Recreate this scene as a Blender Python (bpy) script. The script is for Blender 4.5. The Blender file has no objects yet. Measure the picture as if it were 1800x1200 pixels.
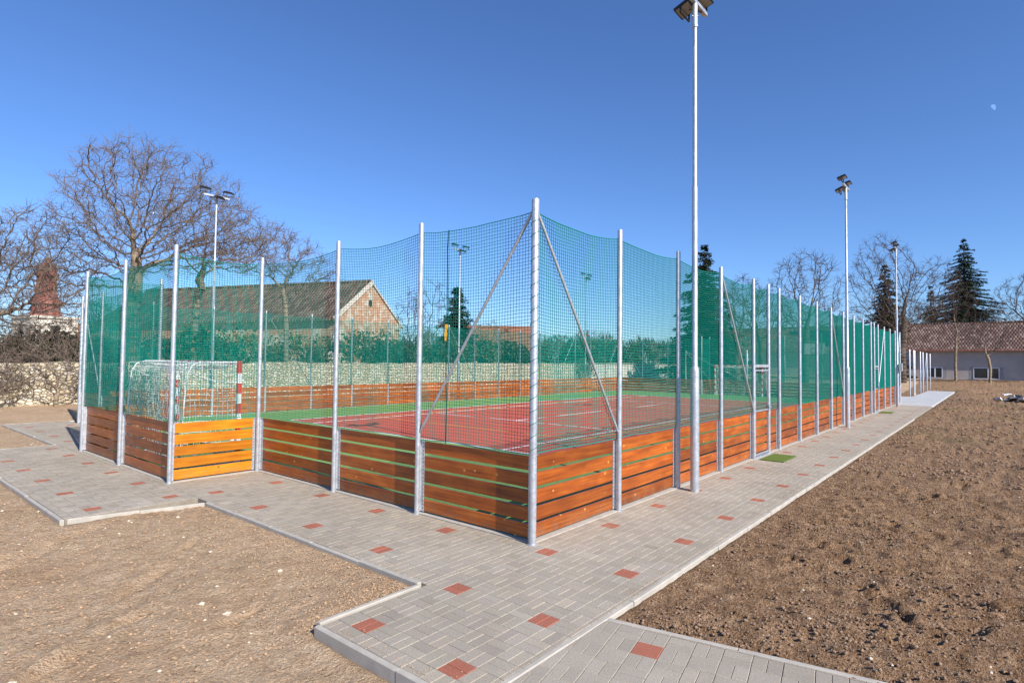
import bpy, math, random
import numpy as np
from mathutils import Matrix, Vector
R = math.radians
S = bpy.context.scene
COL = S.collection
PI = math.pi

# ------------------------------------------------------------------ helpers
class MB:
    def __init__(s): s.v = []; s.f = []; s.m = []; s.c = []
    def add(s, vs, fs, m=0):
        o = len(s.v); s.v.extend(vs)
        for f in fs: s.f.append([i + o for i in f]); s.m.append(m)
    def box(s, x0, y0, z0, x1, y1, z1, m=0):
        s.add([(x0,y0,z0),(x1,y0,z0),(x1,y1,z0),(x0,y1,z0),(x0,y0,z1),(x1,y0,z1),(x1,y1,z1),(x0,y1,z1)],
              [(3,2,1,0),(4,5,6,7),(0,1,5,4),(1,2,6,5),(2,3,7,6),(3,0,4,7)], m)
    def bbox(s, x0, y0, z0, x1, y1, z1, b=.004, m=0):      # box with a chamfer on every long and short top/bottom edge
        xs = (x0, x1); ys = (y0, y1)
        rings = [(b, z0), (0, z0 + b), (0, z1 - b), (b, z1)]
        vs = []
        for d, z in rings:
            vs += [(x0+d,y0+d,z),(x1-d,y0+d,z),(x1-d,y1-d,z),(x0+d,y1-d,z)]
        fs = [(3,2,1,0),(12,13,14,15)]
        for k in range(3):
            for i in range(4):
                j = (i+1) % 4; fs.append((k*4+i, k*4+j, k*4+4+j, k*4+4+i))
        s.add(vs, fs, m)
    def obox(s, c, ax, ay, az, m=0):                       # oriented box: centre and three half-axes
        c, ax, ay, az = map(Vector, (c, ax, ay, az)); vs = []
        for k in (-1, 1):
            for i, j in ((-1,-1),(1,-1),(1,1),(-1,1)): vs.append(tuple(c + ax*i + ay*j + az*k))
        s.add(vs, [(3,2,1,0),(4,5,6,7),(0,1,5,4),(1,2,6,5),(2,3,7,6),(3,0,4,7)], m)
    def path(s, pts, rad, n=8, m=0, caps=True):
        pts = [Vector(p) for p in pts]
        if not hasattr(rad, '__len__'): rad = [rad]*len(pts)
        o = len(s.v); up = None
        for i, p in enumerate(pts):
            d = (pts[min(i+1, len(pts)-1)] - pts[max(i-1, 0)])
            if d.length < 1e-9: d = Vector((0,0,1))
            d.normalize()
            if up is None:
                up = Vector((0,0,1)) if abs(d.z) < .9 else Vector((1,0,0))
            u = (up - d*up.dot(d)); 
            if u.length < 1e-6: u = d.orthogonal()
            u.normalize(); w = d.cross(u); up = u
            for k in range(n):
                a = 2*PI*k/n; s.v.append(tuple(p + (u*math.cos(a) + w*math.sin(a))*rad[i]))
        for i in range(len(pts)-1):
            for k in range(n):
                a = o+i*n+k; b = o+i*n+(k+1) % n
                s.f.append([a, b, b+n, a+n]); s.m.append(m)
        if caps:
            s.f.append([o+k for k in range(n)][::-1]); s.m.append(m)
            e = o+(len(pts)-1)*n; s.f.append([e+k for k in range(n)]); s.m.append(m)
    def lathe(s, prof, n=16, m=0, c=(0,0)):
        o = len(s.v)
        for r, z in prof:
            for k in range(n):
                a = 2*PI*k/n; s.v.append((c[0]+r*math.cos(a), c[1]+r*math.sin(a), z))
        for i in range(len(prof)-1):
            for k in range(n):
                a = o+i*n+k; b = o+i*n+(k+1) % n
                s.f.append([a, b, b+n, a+n]); s.m.append(m)
        s.f.append([o+k for k in range(n)][::-1]); s.m.append(m)
        e = o+(len(prof)-1)*n; s.f.append([e+k for k in range(n)]); s.m.append(m)
    def mesh(s, name, mats, smooth=False):
        me = bpy.data.meshes.new(name)
        me.from_pydata(s.v, [], s.f)
        if not isinstance(mats, (list, tuple)): mats = [mats]
        for m in mats: me.materials.append(m)
        if len(mats) > 1: me.polygons.foreach_set('material_index', np.array(s.m, dtype=np.int32))
        if smooth:
            me.polygons.foreach_set('use_smooth', np.ones(len(s.f), dtype=bool))
            try: me.set_sharp_from_angle(angle=R(40))
            except Exception: pass
        if s.c:
            at = me.color_attributes.new('tint', 'FLOAT_COLOR', 'CORNER')
            arr = np.ones((len(me.loops), 4), dtype=np.float32)
            ls = np.empty(len(me.polygons), dtype=np.int32); lt = np.empty(len(me.polygons), dtype=np.int32)
            me.polygons.foreach_get('loop_start', ls); me.polygons.foreach_get('loop_total', lt)
            arr[:, :3] = np.repeat(np.array(s.c, dtype=np.float32), lt, axis=0)
            at.data.foreach_set('color', arr.ravel())
        me.update(); return me
    def build(s, name, mats, parent=None, smooth=False, loc=(0,0,0), rz=0):
        return link(name, s.mesh(name, mats, smooth), parent, loc, rz)

def link(name, me, parent=None, loc=(0,0,0), rz=0):
    o = bpy.data.objects.new(name, me); COL.objects.link(o)
    o.location = loc; o.rotation_euler = (0,0,rz)
    if parent: o.parent = parent
    return o
def tag(o, label, cat, group=None):
    o['label'] = label; o['category'] = cat
    if group: o['group'] = group
    return o
def thing(name, label, cat, loc=(0,0,0), rz=0, group=None):
    o = bpy.data.objects.new(name, None); COL.objects.link(o)
    o.location = loc; o.rotation_euler = (0,0,rz); o.empty_display_size = .2
    return tag(o, label, cat, group)
def struct(o, kind='structure'): o['kind'] = kind; return o
def dup(root, loc, rz, label, group=None):
    def cp(o, par):
        c = o.copy(); COL.objects.link(c)
        if par: c.parent = par
        for ch in o.children: cp(ch, c)
        return c
    c = cp(root, None); c.location = loc; c.rotation_euler = (0,0,rz); c['label'] = label
    if group: c['group'] = group
    return c

# value noise on arrays
def vnoise(x, y, seed=0):
    xi = np.floor(x).astype(np.int64); yi = np.floor(y).astype(np.int64)
    fx = x - xi; fy = y - yi
    fx = fx*fx*(3-2*fx); fy = fy*fy*(3-2*fy)
    def h(a, b):
        n = (a*374761393 + b*668265263 + seed*1442695041) & 0xffffffff
        n = ((n ^ (n >> 13))*1274126177) & 0xffffffff
        return ((n ^ (n >> 16)) & 0xffff)/65535.0
    return (h(xi,yi)*(1-fx)+h(xi+1,yi)*fx)*(1-fy) + (h(xi,yi+1)*(1-fx)+h(xi+1,yi+1)*fx)*fy

# ------------------------------------------------------------------ materials
class NT:
    def __init__(s, name, rough=.8, metal=0., spec=.5):
        s.mat = bpy.data.materials.new(name); s.mat.use_nodes = True
        s.t = s.mat.node_tree; s.b = s.t.nodes['Principled BSDF']
        s.b.inputs['Roughness'].default_value = rough; s.b.inputs['Metallic'].default_value = metal
        s.b.inputs['Specular IOR Level'].default_value = spec
    def n(s, typ, **kw):
        d = s.t.nodes.new(typ)
        for k, v in kw.items(): setattr(d, k, v)
        return d
    def l(s, a, b): s.t.links.new(a, b)
    def set(s, sock, v):
        if isinstance(v, bpy.types.NodeSocket): s.l(v, sock)
        else: sock.default_value = v
    def math(s, op, a, b=0., c=None):
        d = s.n('ShaderNodeMath', operation=op); s.set(d.inputs[0], a); s.set(d.inputs[1], b)
        if c is not None: s.set(d.inputs[2], c)
        return d.outputs[0]
    def coord(s, k='Object'): return s.n('ShaderNodeTexCoord').outputs[k]
    def mapping(s, v, scale=(1,1,1), loc=(0,0,0)):
        d = s.n('ShaderNodeMapping'); s.l(v, d.inputs['Vector']); d.inputs['Scale'].default_value = scale
        d.inputs['Location'].default_value = loc
        return d.outputs[0]
    def noise(s, v, scale, detail=4, rough=.55, out='Fac'):
        d = s.n('ShaderNodeTexNoise'); s.l(v, d.inputs['Vector']); d.inputs['Scale'].default_value = scale
        d.inputs['Detail'].default_value = detail; d.inputs['Roughness'].default_value = rough
        return d.outputs[out]
    def vor(s, v, scale, out='Distance', feature='F1'):
        d = s.n('ShaderNodeTexVoronoi', feature=feature); s.l(v, d.inputs['Vector']); d.inputs['Scale'].default_value = scale
        return d.outputs[out]
    def ramp(s, f, stops):
        d = s.n('ShaderNodeValToRGB'); s.l(f, d.inputs[0]); e = d.color_ramp.elements
        while len(e) < len(stops): e.new(.5)
        for i, (p, c) in enumerate(stops):
            e[i].position = p; e[i].color = (*c, 1) if len(c) == 3 else c
        return d.outputs[0]
    def mix(s, f, a, b, mode='MIX'):
        d = s.n('ShaderNodeMix', data_type='RGBA', blend_type=mode)
        s.set(d.inputs[0], f)
        for i, v in ((6, a), (7, b)):
            if isinstance(v, bpy.types.NodeSocket): s.l(v, d.inputs[i])
            else: d.inputs[i].default_value = (*v, 1)
        return d.outputs[2]
    def col(s, v):
        if isinstance(v, bpy.types.NodeSocket): s.l(v, s.b.inputs['Base Color'])
        else: s.b.inputs['Base Color'].default_value = (*v, 1)
    def bump(s, h, strength=.5, dist=.01):
        d = s.n('ShaderNodeBump'); s.l(h, d.inputs['Height']); d.inputs['Strength'].default_value = strength
        d.inputs['Distance'].default_value = dist; s.l(d.outputs[0], s.b.inputs['Normal'])

def plain(name, c, rough=.7, metal=0., var=.25, scale=3.):
    N = NT(name, rough, metal); v = N.coord()
    f = N.noise(v, scale, 5)
    N.col(N.ramp(f, [(.25, tuple(x*(1-var) for x in c)), (.75, tuple(min(1, x*(1+var)) for x in c))]))
    return N.mat

def m_galv(name='galvanised_steel', base=.52):
    N = NT(name, .42, .55); v = N.coord()
    f = N.vor(v, 55., 'Color'); g = N.noise(v, 9., 4)
    w = N.math('ADD', N.math('MULTIPLY', f, .4), N.math('MULTIPLY', g, .6))
    N.col(N.ramp(w, [(.28, (base*.78, base*.82, base*.88)), (.72, (base*1.12, base*1.16, base*1.22))]))
    N.l(N.ramp(g, [(.3, (.34,)*3), (.7, (.55,)*3)]), N.b.inputs['Roughness'])
    return N.mat

def m_wood(name, dark, mid, light, knot, knot_amt=.62):
    N = NT(name, .42, spec=.5); v = N.coord()
    oi = N.n('ShaderNodeObjectInfo').outputs['Random']
    off = N.n('ShaderNodeCombineXYZ'); N.l(N.math('MULTIPLY', oi, 57.), off.inputs[0]); 
    va = N.n('ShaderNodeVectorMath', operation='ADD'); N.l(v, va.inputs[0]); N.l(off.outputs[0], va.inputs[1]); v2 = va.outputs[0]
    sep = N.n('ShaderNodeSeparateXYZ'); N.l(v, sep.inputs[0])
    idx = N.math('FLOOR', N.math('DIVIDE', N.math('SUBTRACT', sep.outputs[2], .02), .197))
    seed = N.math('ADD', N.math('MULTIPLY', idx, 1.37), N.math('MULTIPLY', oi, 91.))
    wn = N.n('ShaderNodeTexWhiteNoise', noise_dimensions='1D'); N.l(seed, wn.inputs['W'])
    # shift each plank's grain so neighbours do not continue one another
    sh = N.n('ShaderNodeCombineXYZ'); N.l(N.math('MULTIPLY', wn.outputs[0], 23.), sh.inputs[0])
    vb = N.n('ShaderNodeVectorMath', operation='ADD'); N.l(v2, vb.inputs[0]); N.l(sh.outputs[0], vb.inputs[1]); v3 = vb.outputs[0]
    g1 = N.noise(N.mapping(v3, (1.1, 4, 38)), 1., 5, .6)
    g2 = N.noise(N.mapping(v3, (2.4, 3, 7)), 1., 3, .5)
    base = N.ramp(N.math('ADD', N.math('MULTIPLY', g1, .6), N.math('MULTIPLY', g2, .4)), [(.36, dark), (.5, mid), (.64, light)])
    hv = N.math('ADD', N.math('MULTIPLY', wn.outputs[0], .62), .70)
    hs = N.n('ShaderNodeHueSaturation'); N.l(base, hs.inputs['Color']); N.l(hv, hs.inputs['Value'])
    kv = N.mapping(v3, (5.2, .01, 6.5))
    kd = N.vor(kv, 1.); kc = N.vor(kv, 1., 'Color')
    ks = N.n('ShaderNodeSeparateColor'); N.l(kc, ks.inputs[0])
    on = N.math('GREATER_THAN', ks.outputs[0], knot_amt)
    km = N.math('MULTIPLY', on, N.ramp(kd, [(.05, (1,1,1)), (.14, (0,0,0))]))
    wc = N.mix(km, hs.outputs[0], knot)
    mud = N.math('MULTIPLY', N.ramp(N.noise(v2, 7., 5, .7), [(.42, (0,0,0)), (.62, (1,1,1))]), N.ramp(sep.outputs[2], [(.03, (1,1,1)), (.2, (0,0,0))]))
    N.col(N.mix(N.math('MULTIPLY', mud, .45), wc, (.22,.15,.09)))
    N.bump(g1, .25, .004)
    return N.mat

def m_ground():
    N = NT('soil', .95, spec=.2); v = N.coord()
    sep = N.n('ShaderNodeSeparateXYZ'); N.l(v, sep.inputs[0])
    big = N.noise(v, .55, 5, .6); med = N.noise(v, 6., 5, .65); fine = N.noise(v, 42., 4, .7)
    # loose dark topsoil to the right of the paving, trodden pale clayey ground to the left of it
    left = N.math('GREATER_THAN', N.math('SUBTRACT', sep.outputs[1], N.math('MULTIPLY', sep.outputs[0], .05)), -1.0)
    soilR = N.ramp(N.math('ADD', N.math('MULTIPLY', fine, .6), N.math('MULTIPLY', med, .4)),
                   [(.36, (.11,.058,.030)), (.5, (.32,.188,.102)), (.64, (.57,.385,.235))])
    soilL = N.ramp(N.math('ADD', N.math('MULTIPLY', fine, .65), N.math('MULTIPLY', med, .35)),
                   [(.34, (.36,.22,.125)), (.5, (.60,.42,.262)), (.66, (.78,.60,.42))])
    rust = N.ramp(N.math('ADD', N.math('MULTIPLY', big, .6), N.math('MULTIPLY', fine, .4)), [(.52, (0,0,0)), (.66, (1,1,1))])
    soilL = N.mix(N.math('MULTIPLY', rust, .5), soilL, (.33,.16,.06))
    soil = N.mix(left, soilR, soilL)
    damp = N.ramp(N.noise(v, .9, 6, .7), [(.5, (0,0,0)), (.66, (1,1,1))])
    soil = N.mix(N.math('MULTIPLY', damp, .22), soil, (.16,.10,.06))
    # far away: thin grass comes through
    far = N.math('MULTIPLY', N.ramp(N.noise(v, .35, 5, .65), [(.5, (0,0,0)), (.68, (1,1,1))]),
                 N.math('GREATER_THAN', sep.outputs[0], 14.))
    soil = N.mix(N.math('MULTIPLY', far, .55), soil, (.17,.15,.06))
    vfar = N.math('GREATER_THAN', N.math('ABSOLUTE', N.math('SUBTRACT', sep.outputs[1], 10.)), 60.)
    soil = N.mix(vfar, soil, (.13,.13,.06))
    peb = N.vor(v, 30.); pc = N.vor(v, 30., 'Color')
    ps = N.n('ShaderNodeSeparateColor'); N.l(pc, ps.inputs[0])
    pm = N.math('MULTIPLY', N.math('LESS_THAN', peb, .22), N.math('GREATER_THAN', ps.outputs[1], .93))
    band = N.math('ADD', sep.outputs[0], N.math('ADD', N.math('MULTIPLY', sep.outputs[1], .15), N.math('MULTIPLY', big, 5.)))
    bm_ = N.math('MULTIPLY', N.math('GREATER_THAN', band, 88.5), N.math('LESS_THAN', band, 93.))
    soil = N.mix(N.math('MULTIPLY', bm_, .85), soil, (.05,.036,.026))  # shade of the ditch before the grey building, put into the soil colour
    N.col(N.mix(pm, soil, (.55,.47,.36)))
    h = N.math('ADD', N.math('MULTIPLY', fine, .8), N.math('MULTIPLY', N.noise(v, 16., 5, .7), 1.0))
    N.bump(h, 1., .06)
    return N.mat

def m_paver():
    N = NT('concrete_paver', .85, spec=.3); v = N.coord()
    a = N.n('ShaderNodeAttribute', attribute_name='tint')
    f = N.noise(v, 70., 4, .7); g = N.noise(v, 2.2, 5, .6)
    c = N.mix(.75, a.outputs['Color'], N.ramp(f, [(.3, (.72,)*3), (.7, (1.25,)*3)]), 'MULTIPLY')
    st = N.noise(v, .7, 5, .65); c = N.mix(.8, c, N.ramp(st, [(.35, (.86,.84,.81)), (.65, (1.08,1.08,1.07))]), 'MULTIPLY')
    sand = N.ramp(N.math('ADD', N.math('MULTIPLY', g, .7), N.math('MULTIPLY', f, .3)), [(.55, (0,0,0)), (.72, (1,1,1))])
    c = N.mix(N.math('MULTIPLY', sand, .45), c, (.5,.42,.33))
    N.col(c); N.bump(f, .25, .004)
    return N.mat

def m_court(name, c, var=.18):
    N = NT(name, .9, spec=.2); v = N.coord()
    f = N.noise(v, 90., 3, .7); g = N.noise(v, .8, 5, .6)
    w = N.math('ADD', N.math('MULTIPLY', f, .5), N.math('MULTIPLY', g, .5))
    N.col(N.ramp(w, [(.3, tuple(x*(1-var) for x in c)), (.7, tuple(x*(1+var) for x in c))]))
    N.bump(f, .4, .006)
    return N.mat

def m_stonewall(name, c1, c2, c3, joint, sc=4.4):
    N = NT(name, .92, spec=.2); v = N.coord()
    w = N.noise(v, 2.2, 3, out='Color')
    mv = N.mix(.17, v, w, 'ADD')
    mp = N.mapping(mv, (sc, sc, sc*1.9))
    d = N.vor(mp, 1., feature='DISTANCE_TO_EDGE'); c = N.vor(mp, 1., 'Color')
    s = N.n('ShaderNodeSeparateColor'); N.l(c, s.inputs[0])
    col = N.ramp(s.outputs[0], [(0, c1), (.5, c2), (1, c3)])
    f = N.noise(v, 14., 5, .65)
    col = N.mix(.6, col, N.ramp(f, [(.3, (.6,.58,.55)), (.7, (1.2,1.2,1.2))]), 'MULTIPLY')
    jm = N.ramp(d, [(.01, (1,1,1)), (.06, (0,0,0))])
    N.col(N.mix(jm, col, joint))
    h = N.math('ADD', N.math('MULTIPLY', N.ramp(d, [(0, (0,0,0)), (.14, (1,1,1))]), 1.), N.math('MULTIPLY', f, .5))
    N.bump(h, .9, .06)
    return N.mat

def m_tiles(name, c1, c2, c3, along, sx=.22, sz=.17):
    """roof tiles: courses down the slope (object z) and joints along the given horizontal axis (object x or y)"""
    N = NT(name, .85, spec=.3); v = N.coord()
    sep = N.n('ShaderNodeSeparateXYZ'); N.l(v, sep.inputs[0])
    u = sep.outputs[along]; z = sep.outputs[2]
    row = N.math('FLOOR', N.math('DIVIDE', z, sz)); fr = N.math('FRACT', N.math('DIVIDE', z, sz))
    cu = N.math('ADD', N.math('DIVIDE', u, sx), N.math('MULTIPLY', row, .5))
    cell = N.math('FLOOR', cu); fc = N.math('FRACT', cu)
    cmb = N.n('ShaderNodeCombineXYZ'); N.l(cell, cmb.inputs[0]); N.l(row, cmb.inputs[1])
    wn = N.n('ShaderNodeTexWhiteNoise', noise_dimensions='2D'); N.l(cmb.outputs[0], wn.inputs['Vector'])
    g = N.noise(v, .5, 4)
    k = N.math('ADD', N.math('MULTIPLY', wn.outputs[0], .6), N.math('MULTIPLY', g, .4))
    N.col(N.ramp(k, [(.15, c1), (.5, c2), (.85, c3)]))
    hx = N.math('SINE', N.math('MULTIPLY', fc, PI))
    N.bump(N.math('ADD', N.math('MULTIPLY', fr, -1.), hx), 1., .08)
    return N.mat

def m_brick(name, brick1, brick2, plaster, amt):
    N = NT(name, .92, spec=.2); v = N.coord()
    sep = N.n('ShaderNodeSeparateXYZ'); N.l(v, sep.inputs[0])
    xy = N.math('ADD', sep.outputs[0], sep.outputs[1])
    cmb = N.n('ShaderNodeCombineXYZ'); N.l(xy, cmb.inputs[0]); N.l(sep.outputs[2], cmb.inputs[1])
    b = N.n('ShaderNodeTexBrick'); N.l(cmb.outputs[0], b.inputs['Vector'])
    b.inputs['Scale'].default_value = 1.; b.inputs['Brick Width'].default_value = .29; b.inputs['Row Height'].default_value = .08
    b.inputs['Mortar Size'].default_value = .012
    b.inputs['Color1'].default_value = (*brick1, 1); b.inputs['Color2'].default_value = (*brick2, 1); b.inputs['Mortar'].default_value = (.5,.43,.34,1)
    f = N.noise(v, 1.1, 6, .7)
    m = N.ramp(f, [(amt-.05, (0,0,0)), (amt+.05, (1,1,1))])
    col = N.mix(m, b.outputs['Color'], plaster)
    g = N.noise(v, 6., 4)
    N.col(N.mix(.5, col, N.ramp(g, [(.3, (.7,.68,.66)), (.7, (1.15,)*3)]), 'MULTIPLY'))
    N.bump(f, .5, .05)
    return N.mat

def m_leaf(name, c1, c2, c3):
    N = NT(name, .65, spec=.3); v = N.coord()
    g = N.n('ShaderNodeNewGeometry').outputs['Random Per Island']
    f = N.noise(v, .9, 3)
    k = N.math('ADD', N.math('MULTIPLY', g, .6), N.math('MULTIPLY', f, .4))
    N.col(N.ramp(k, [(.2, c1), (.5, c2), (.8, c3)]))
    return N.mat

def m_bark(name, c):
    N = NT(name, .9, spec=.15); v = N.coord()
    f = N.noise(N.mapping(v, (6, 6, 2)), 2., 5, .65)
    N.col(N.ramp(f, [(.3, tuple(x*.55 for x in c)), (.7, tuple(x*1.3 for x in c))])); N.bump(f, .7, .04)
    return N.mat

M = dict(
    galv=m_galv(), galv2=m_galv('bracket_steel', .56), hole=plain('dark_hole', (.03,.03,.035)),
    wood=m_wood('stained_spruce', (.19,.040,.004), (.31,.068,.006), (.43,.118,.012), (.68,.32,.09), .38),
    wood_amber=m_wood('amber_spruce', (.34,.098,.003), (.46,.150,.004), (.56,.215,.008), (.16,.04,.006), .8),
    net=NT('green_net_cord', .6), rope=NT('net_rope', .6),
    white_net=plain('white_net_cord', (.8,.8,.78), .6, var=.05), white=plain('white_paint', (.8,.8,.8), .4, var=.05),
    red=plain('red_paint', (.62,.025,.02), .4, var=.08),
    black=plain('black_housing', (.02,.02,.022), .45), glass=plain('lamp_glass', (.30,.25,.20), .15),
    turf=m_court('green_turf', (.18,.32,.095)), clay=m_court('red_surface', (.50,.105,.068), .14), 
    line=plain('white_line', (.8,.8,.78), .8, var=.06), yline=plain('yellow_line', (.68,.34,.05), .8, var=.08),
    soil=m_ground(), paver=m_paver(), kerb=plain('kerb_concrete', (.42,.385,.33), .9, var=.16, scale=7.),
    slab=plain('joint_sand', (.27,.23,.18), .95, var=.25, scale=9.), newpave=plain('light_concrete', (.46,.46,.45), .9, var=.1),
    mat_green=m_court('green_mat', (.11,.16,.03)),
    rubble=m_stonewall('rubble_limestone', (.52,.43,.29), (.67,.58,.42), (.77,.71,.58), (.34,.27,.18), 4.4),
    plasterwall=plain('old_plaster', (.60,.56,.50), .95, var=.2, scale=1.2),
    cap=plain('coping', (.45,.40,.32), .9),
    bark=m_bark('pale_bark', (.30,.235,.165)), twig=m_bark('twig_bark', (.20,.155,.125)), dbark=m_bark('dark_bark', (.14,.11,.085)),
    dtwig=m_bark('dark_twig', (.10,.075,.064)),
    needle=m_leaf('spruce_needles', (.010,.020,.010), (.022,.042,.020), (.05,.08,.04)),
    needle_brown=m_leaf('brownish_needles', (.022,.022,.010), (.045,.042,.020), (.085,.07,.035)),
    leaf=m_leaf('evergreen_leaves', (.014,.030,.012), (.038,.062,.024), (.085,.105,.045)),
    leaf_y=m_leaf('yellowish_leaves', (.035,.040,.014), (.085,.085,.030), (.19,.165,.065)),
    wallgrey=plain('grey_render', (.43,.39,.36), .95, var=.13, scale=.8), frame=plain('window_frame', (.75,.76,.78), .4, var=.04),
    pane=plain('window_pane', (.02,.025,.03), .08), reveal=plain('window_reveal', (.30,.29,.29), .9),
    roof_r=m_tiles('red_clay_tiles', (.085,.050,.040), (.135,.080,.063), (.24,.17,.145), 1, .34, .30),
    roof_l=m_tiles('brown_clay_tiles', (.085,.050,.034), (.155,.095,.066), (.24,.165,.12), 0, .30, .34),
    roof_o=plain('terracotta_roof', (.26,.12,.065), .9, var=.3),
    gable=m_brick('patchy_brick', (.46,.16,.055), (.55,.23,.09), (.62,.55,.44), .53),
    redbrick=m_brick('red_brick', (.24,.07,.04), (.30,.10,.06), (.5,.44,.38), .55),
    copper=plain('red_lantern_roof', (.27,.085,.060), .6, var=.25), tower=plain('tower_render', (.66,.60,.50), .95, var=.12),
    verge=plain('verge_mortar', (.62,.55,.45), .9), yellow=plain('yellow_plastic', (.80,.42,.03), .5, var=.08),
    stone=plain('pale_stone', (.58,.50,.38), .9, var=.25, scale=20.), clod=plain('soil_clod', (.25,.16,.10), .95, var=.35, scale=25.),
    clodL=plain('clay_clod', (.40,.265,.16), .95, var=.35, scale=25.),
    debris=plain('broken_concrete', (.62,.60,.57), .9), dark_debris=plain('dark_sheeting', (.03,.03,.035), .5),
    box=plain('grey_cabinet', (.45,.46,.48), .5, var=.05), drain=plain('downpipe', (.30,.12,.08), .5), cream=plain('cream_box', (.7,.66,.5), .6, var=.05),
)
for k, c in (('net', (.0,.215,.165)), ('rope', (.0,.09,.07))):
    M[k].col(c); M[k].b.inputs['Roughness'].default_value = .8; M[k].b.inputs['Specular IOR Level'].default_value = .2; M[k] = M[k].mat

# ------------------------------------------------------------------ light, sky, camera
EL = 34.6; SUN = Vector((-.176, -.984, 0)).normalized()*math.cos(R(EL)); SUN.z = math.sin(R(EL))
w = bpy.data.worlds.new('World'); S.world = w; w.use_nodes = True
sky = w.node_tree.nodes.new('ShaderNodeTexSky'); sky.sky_type = 'NISHITA'; sky.sun_disc = False
sky.sun_elevation = R(EL); sky.sun_rotation = math.atan2(SUN.x, SUN.y)
sky.altitude = 200; sky.air_density = 1.0; sky.dust_density = .12; sky.ozone_density = 3.0
bg = w.node_tree.nodes['Background']; tint = w.node_tree.nodes.new('ShaderNodeMix'); tint.data_type = 'RGBA'; tint.blend_type = 'MULTIPLY'; tint.inputs[0].default_value = 1.
tint.inputs[7].default_value = (.64, .86, 1.22, 1); w.node_tree.links.new(sky.outputs[0], tint.inputs[6])
w.node_tree.links.new(tint.outputs[2], bg.inputs[0]); bg.inputs[1].default_value = .10
sl = bpy.data.lights.new('sun', 'SUN'); sl.energy = 5.0; sl.angle = R(.5); sl.color = (1., .94, .85)
so = bpy.data.objects.new('sun', sl); COL.objects.link(so); so.rotation_euler = SUN.to_track_quat('Z', 'Y').to_euler()
S.view_settings.view_transform = 'Standard'; S.view_settings.look = 'None'; S.view_settings.exposure = 0.48
S.view_settings.gamma = 1

YAW, PITCH, ROLL = R(39.7922), R(1.9974), R(.65)
fw = Vector((math.cos(PITCH)*math.cos(YAW), math.cos(PITCH)*math.sin(YAW), math.sin(PITCH)))
rt = Vector((math.sin(YAW), -math.cos(YAW), 0)); up = rt.cross(fw)
r2 = rt*math.cos(ROLL) + up*math.sin(ROLL); u2 = up*math.cos(ROLL) - rt*math.sin(ROLL)
cd = bpy.data.cameras.new('camera'); cam = bpy.data.objects.new('camera', cd); COL.objects.link(cam)
mw = Matrix((r2, u2, -fw)).transposed().to_4x4(); mw.translation = Vector((-5.3349, -4.1077, 2.0922)); cam.matrix_world = mw
cd.sensor_fit = 'HORIZONTAL'; cd.sensor_width = 36; cd.lens = 1017.33/1800*36; cd.clip_end = 6000; cd.clip_start = .05
S.camera = cam

# ------------------------------------------------------------------ ground
PAVE = [(0,0,34,18), (-1.5,6.5,0,11.5), (34,6.5,35.5,11.5), (-2.76,-1.65,31,0), (-1.65,0,0,19.2), (-3.27,5.0,-1.5,13.08),
        (-2.76,-1.65,-1.6,.05), (31,-1.62,56.7,.3), (34,.3,43,2.5), (-2.76,-8,-1.1,-1.65)]
def axis(lo, hi, step, a, b, grow=1.16, far=4000.):
    c = list(np.arange(lo, hi, step)); out = []; d = step; x = c[-1]
    while x < b: d = min(d*grow, .42 if x < 62 else 2.5); x += d; out.append(x)
    while x < far: d *= 1.35; x += d; out.append(x)
    neg = []; d = step; x = lo
    while x > a: d = min(d*grow, .5); x -= d; neg.append(x)
    while x > -far: d *= 1.35; x -= d; neg.append(x)
    return np.array(neg[::-1] + c + out)
xs = axis(-5.6, 6.5, .042, -16, 100); ys = axis(-7.5, 13.5, .045, -30, 40)
X, Y = np.meshgrid(xs, ys, indexing='ij')
def rect_d(X, Y, r): 
    dx = np.maximum(np.maximum(r[0]-X, X-r[2]), 0); dy = np.maximum(np.maximum(r[1]-Y, Y-r[3]), 0); return np.hypot(dx, dy)
D = np.min([rect_d(X, Y, r) for r in PAVE], axis=0)
rightside = 1/(1+np.exp((Y+1.3)*2.5))
z = -.042*np.ones_like(X)
z += -.055*np.clip(1-np.abs(X+3.0)/1.1, 0, 1)*np.clip((.8-Y)/1.2, 0, 1)
near = np.clip(D/.5, 0, 1)
lump = (vnoise(X*1.1, Y*1.1, 1)-.5)*.10 + (vnoise(X*3.1, Y*3.1, 2)-.5)*.05
clod = (vnoise(X*9, Y*9, 3)-.5)*.032 + (vnoise(X*19, Y*19, 4)-.5)*.05
z += near*(lump*(.4+.6*rightside) + .03*rightside) + clod*(.5+.55*rightside)*np.clip(D/.12, .25, 1)
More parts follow.
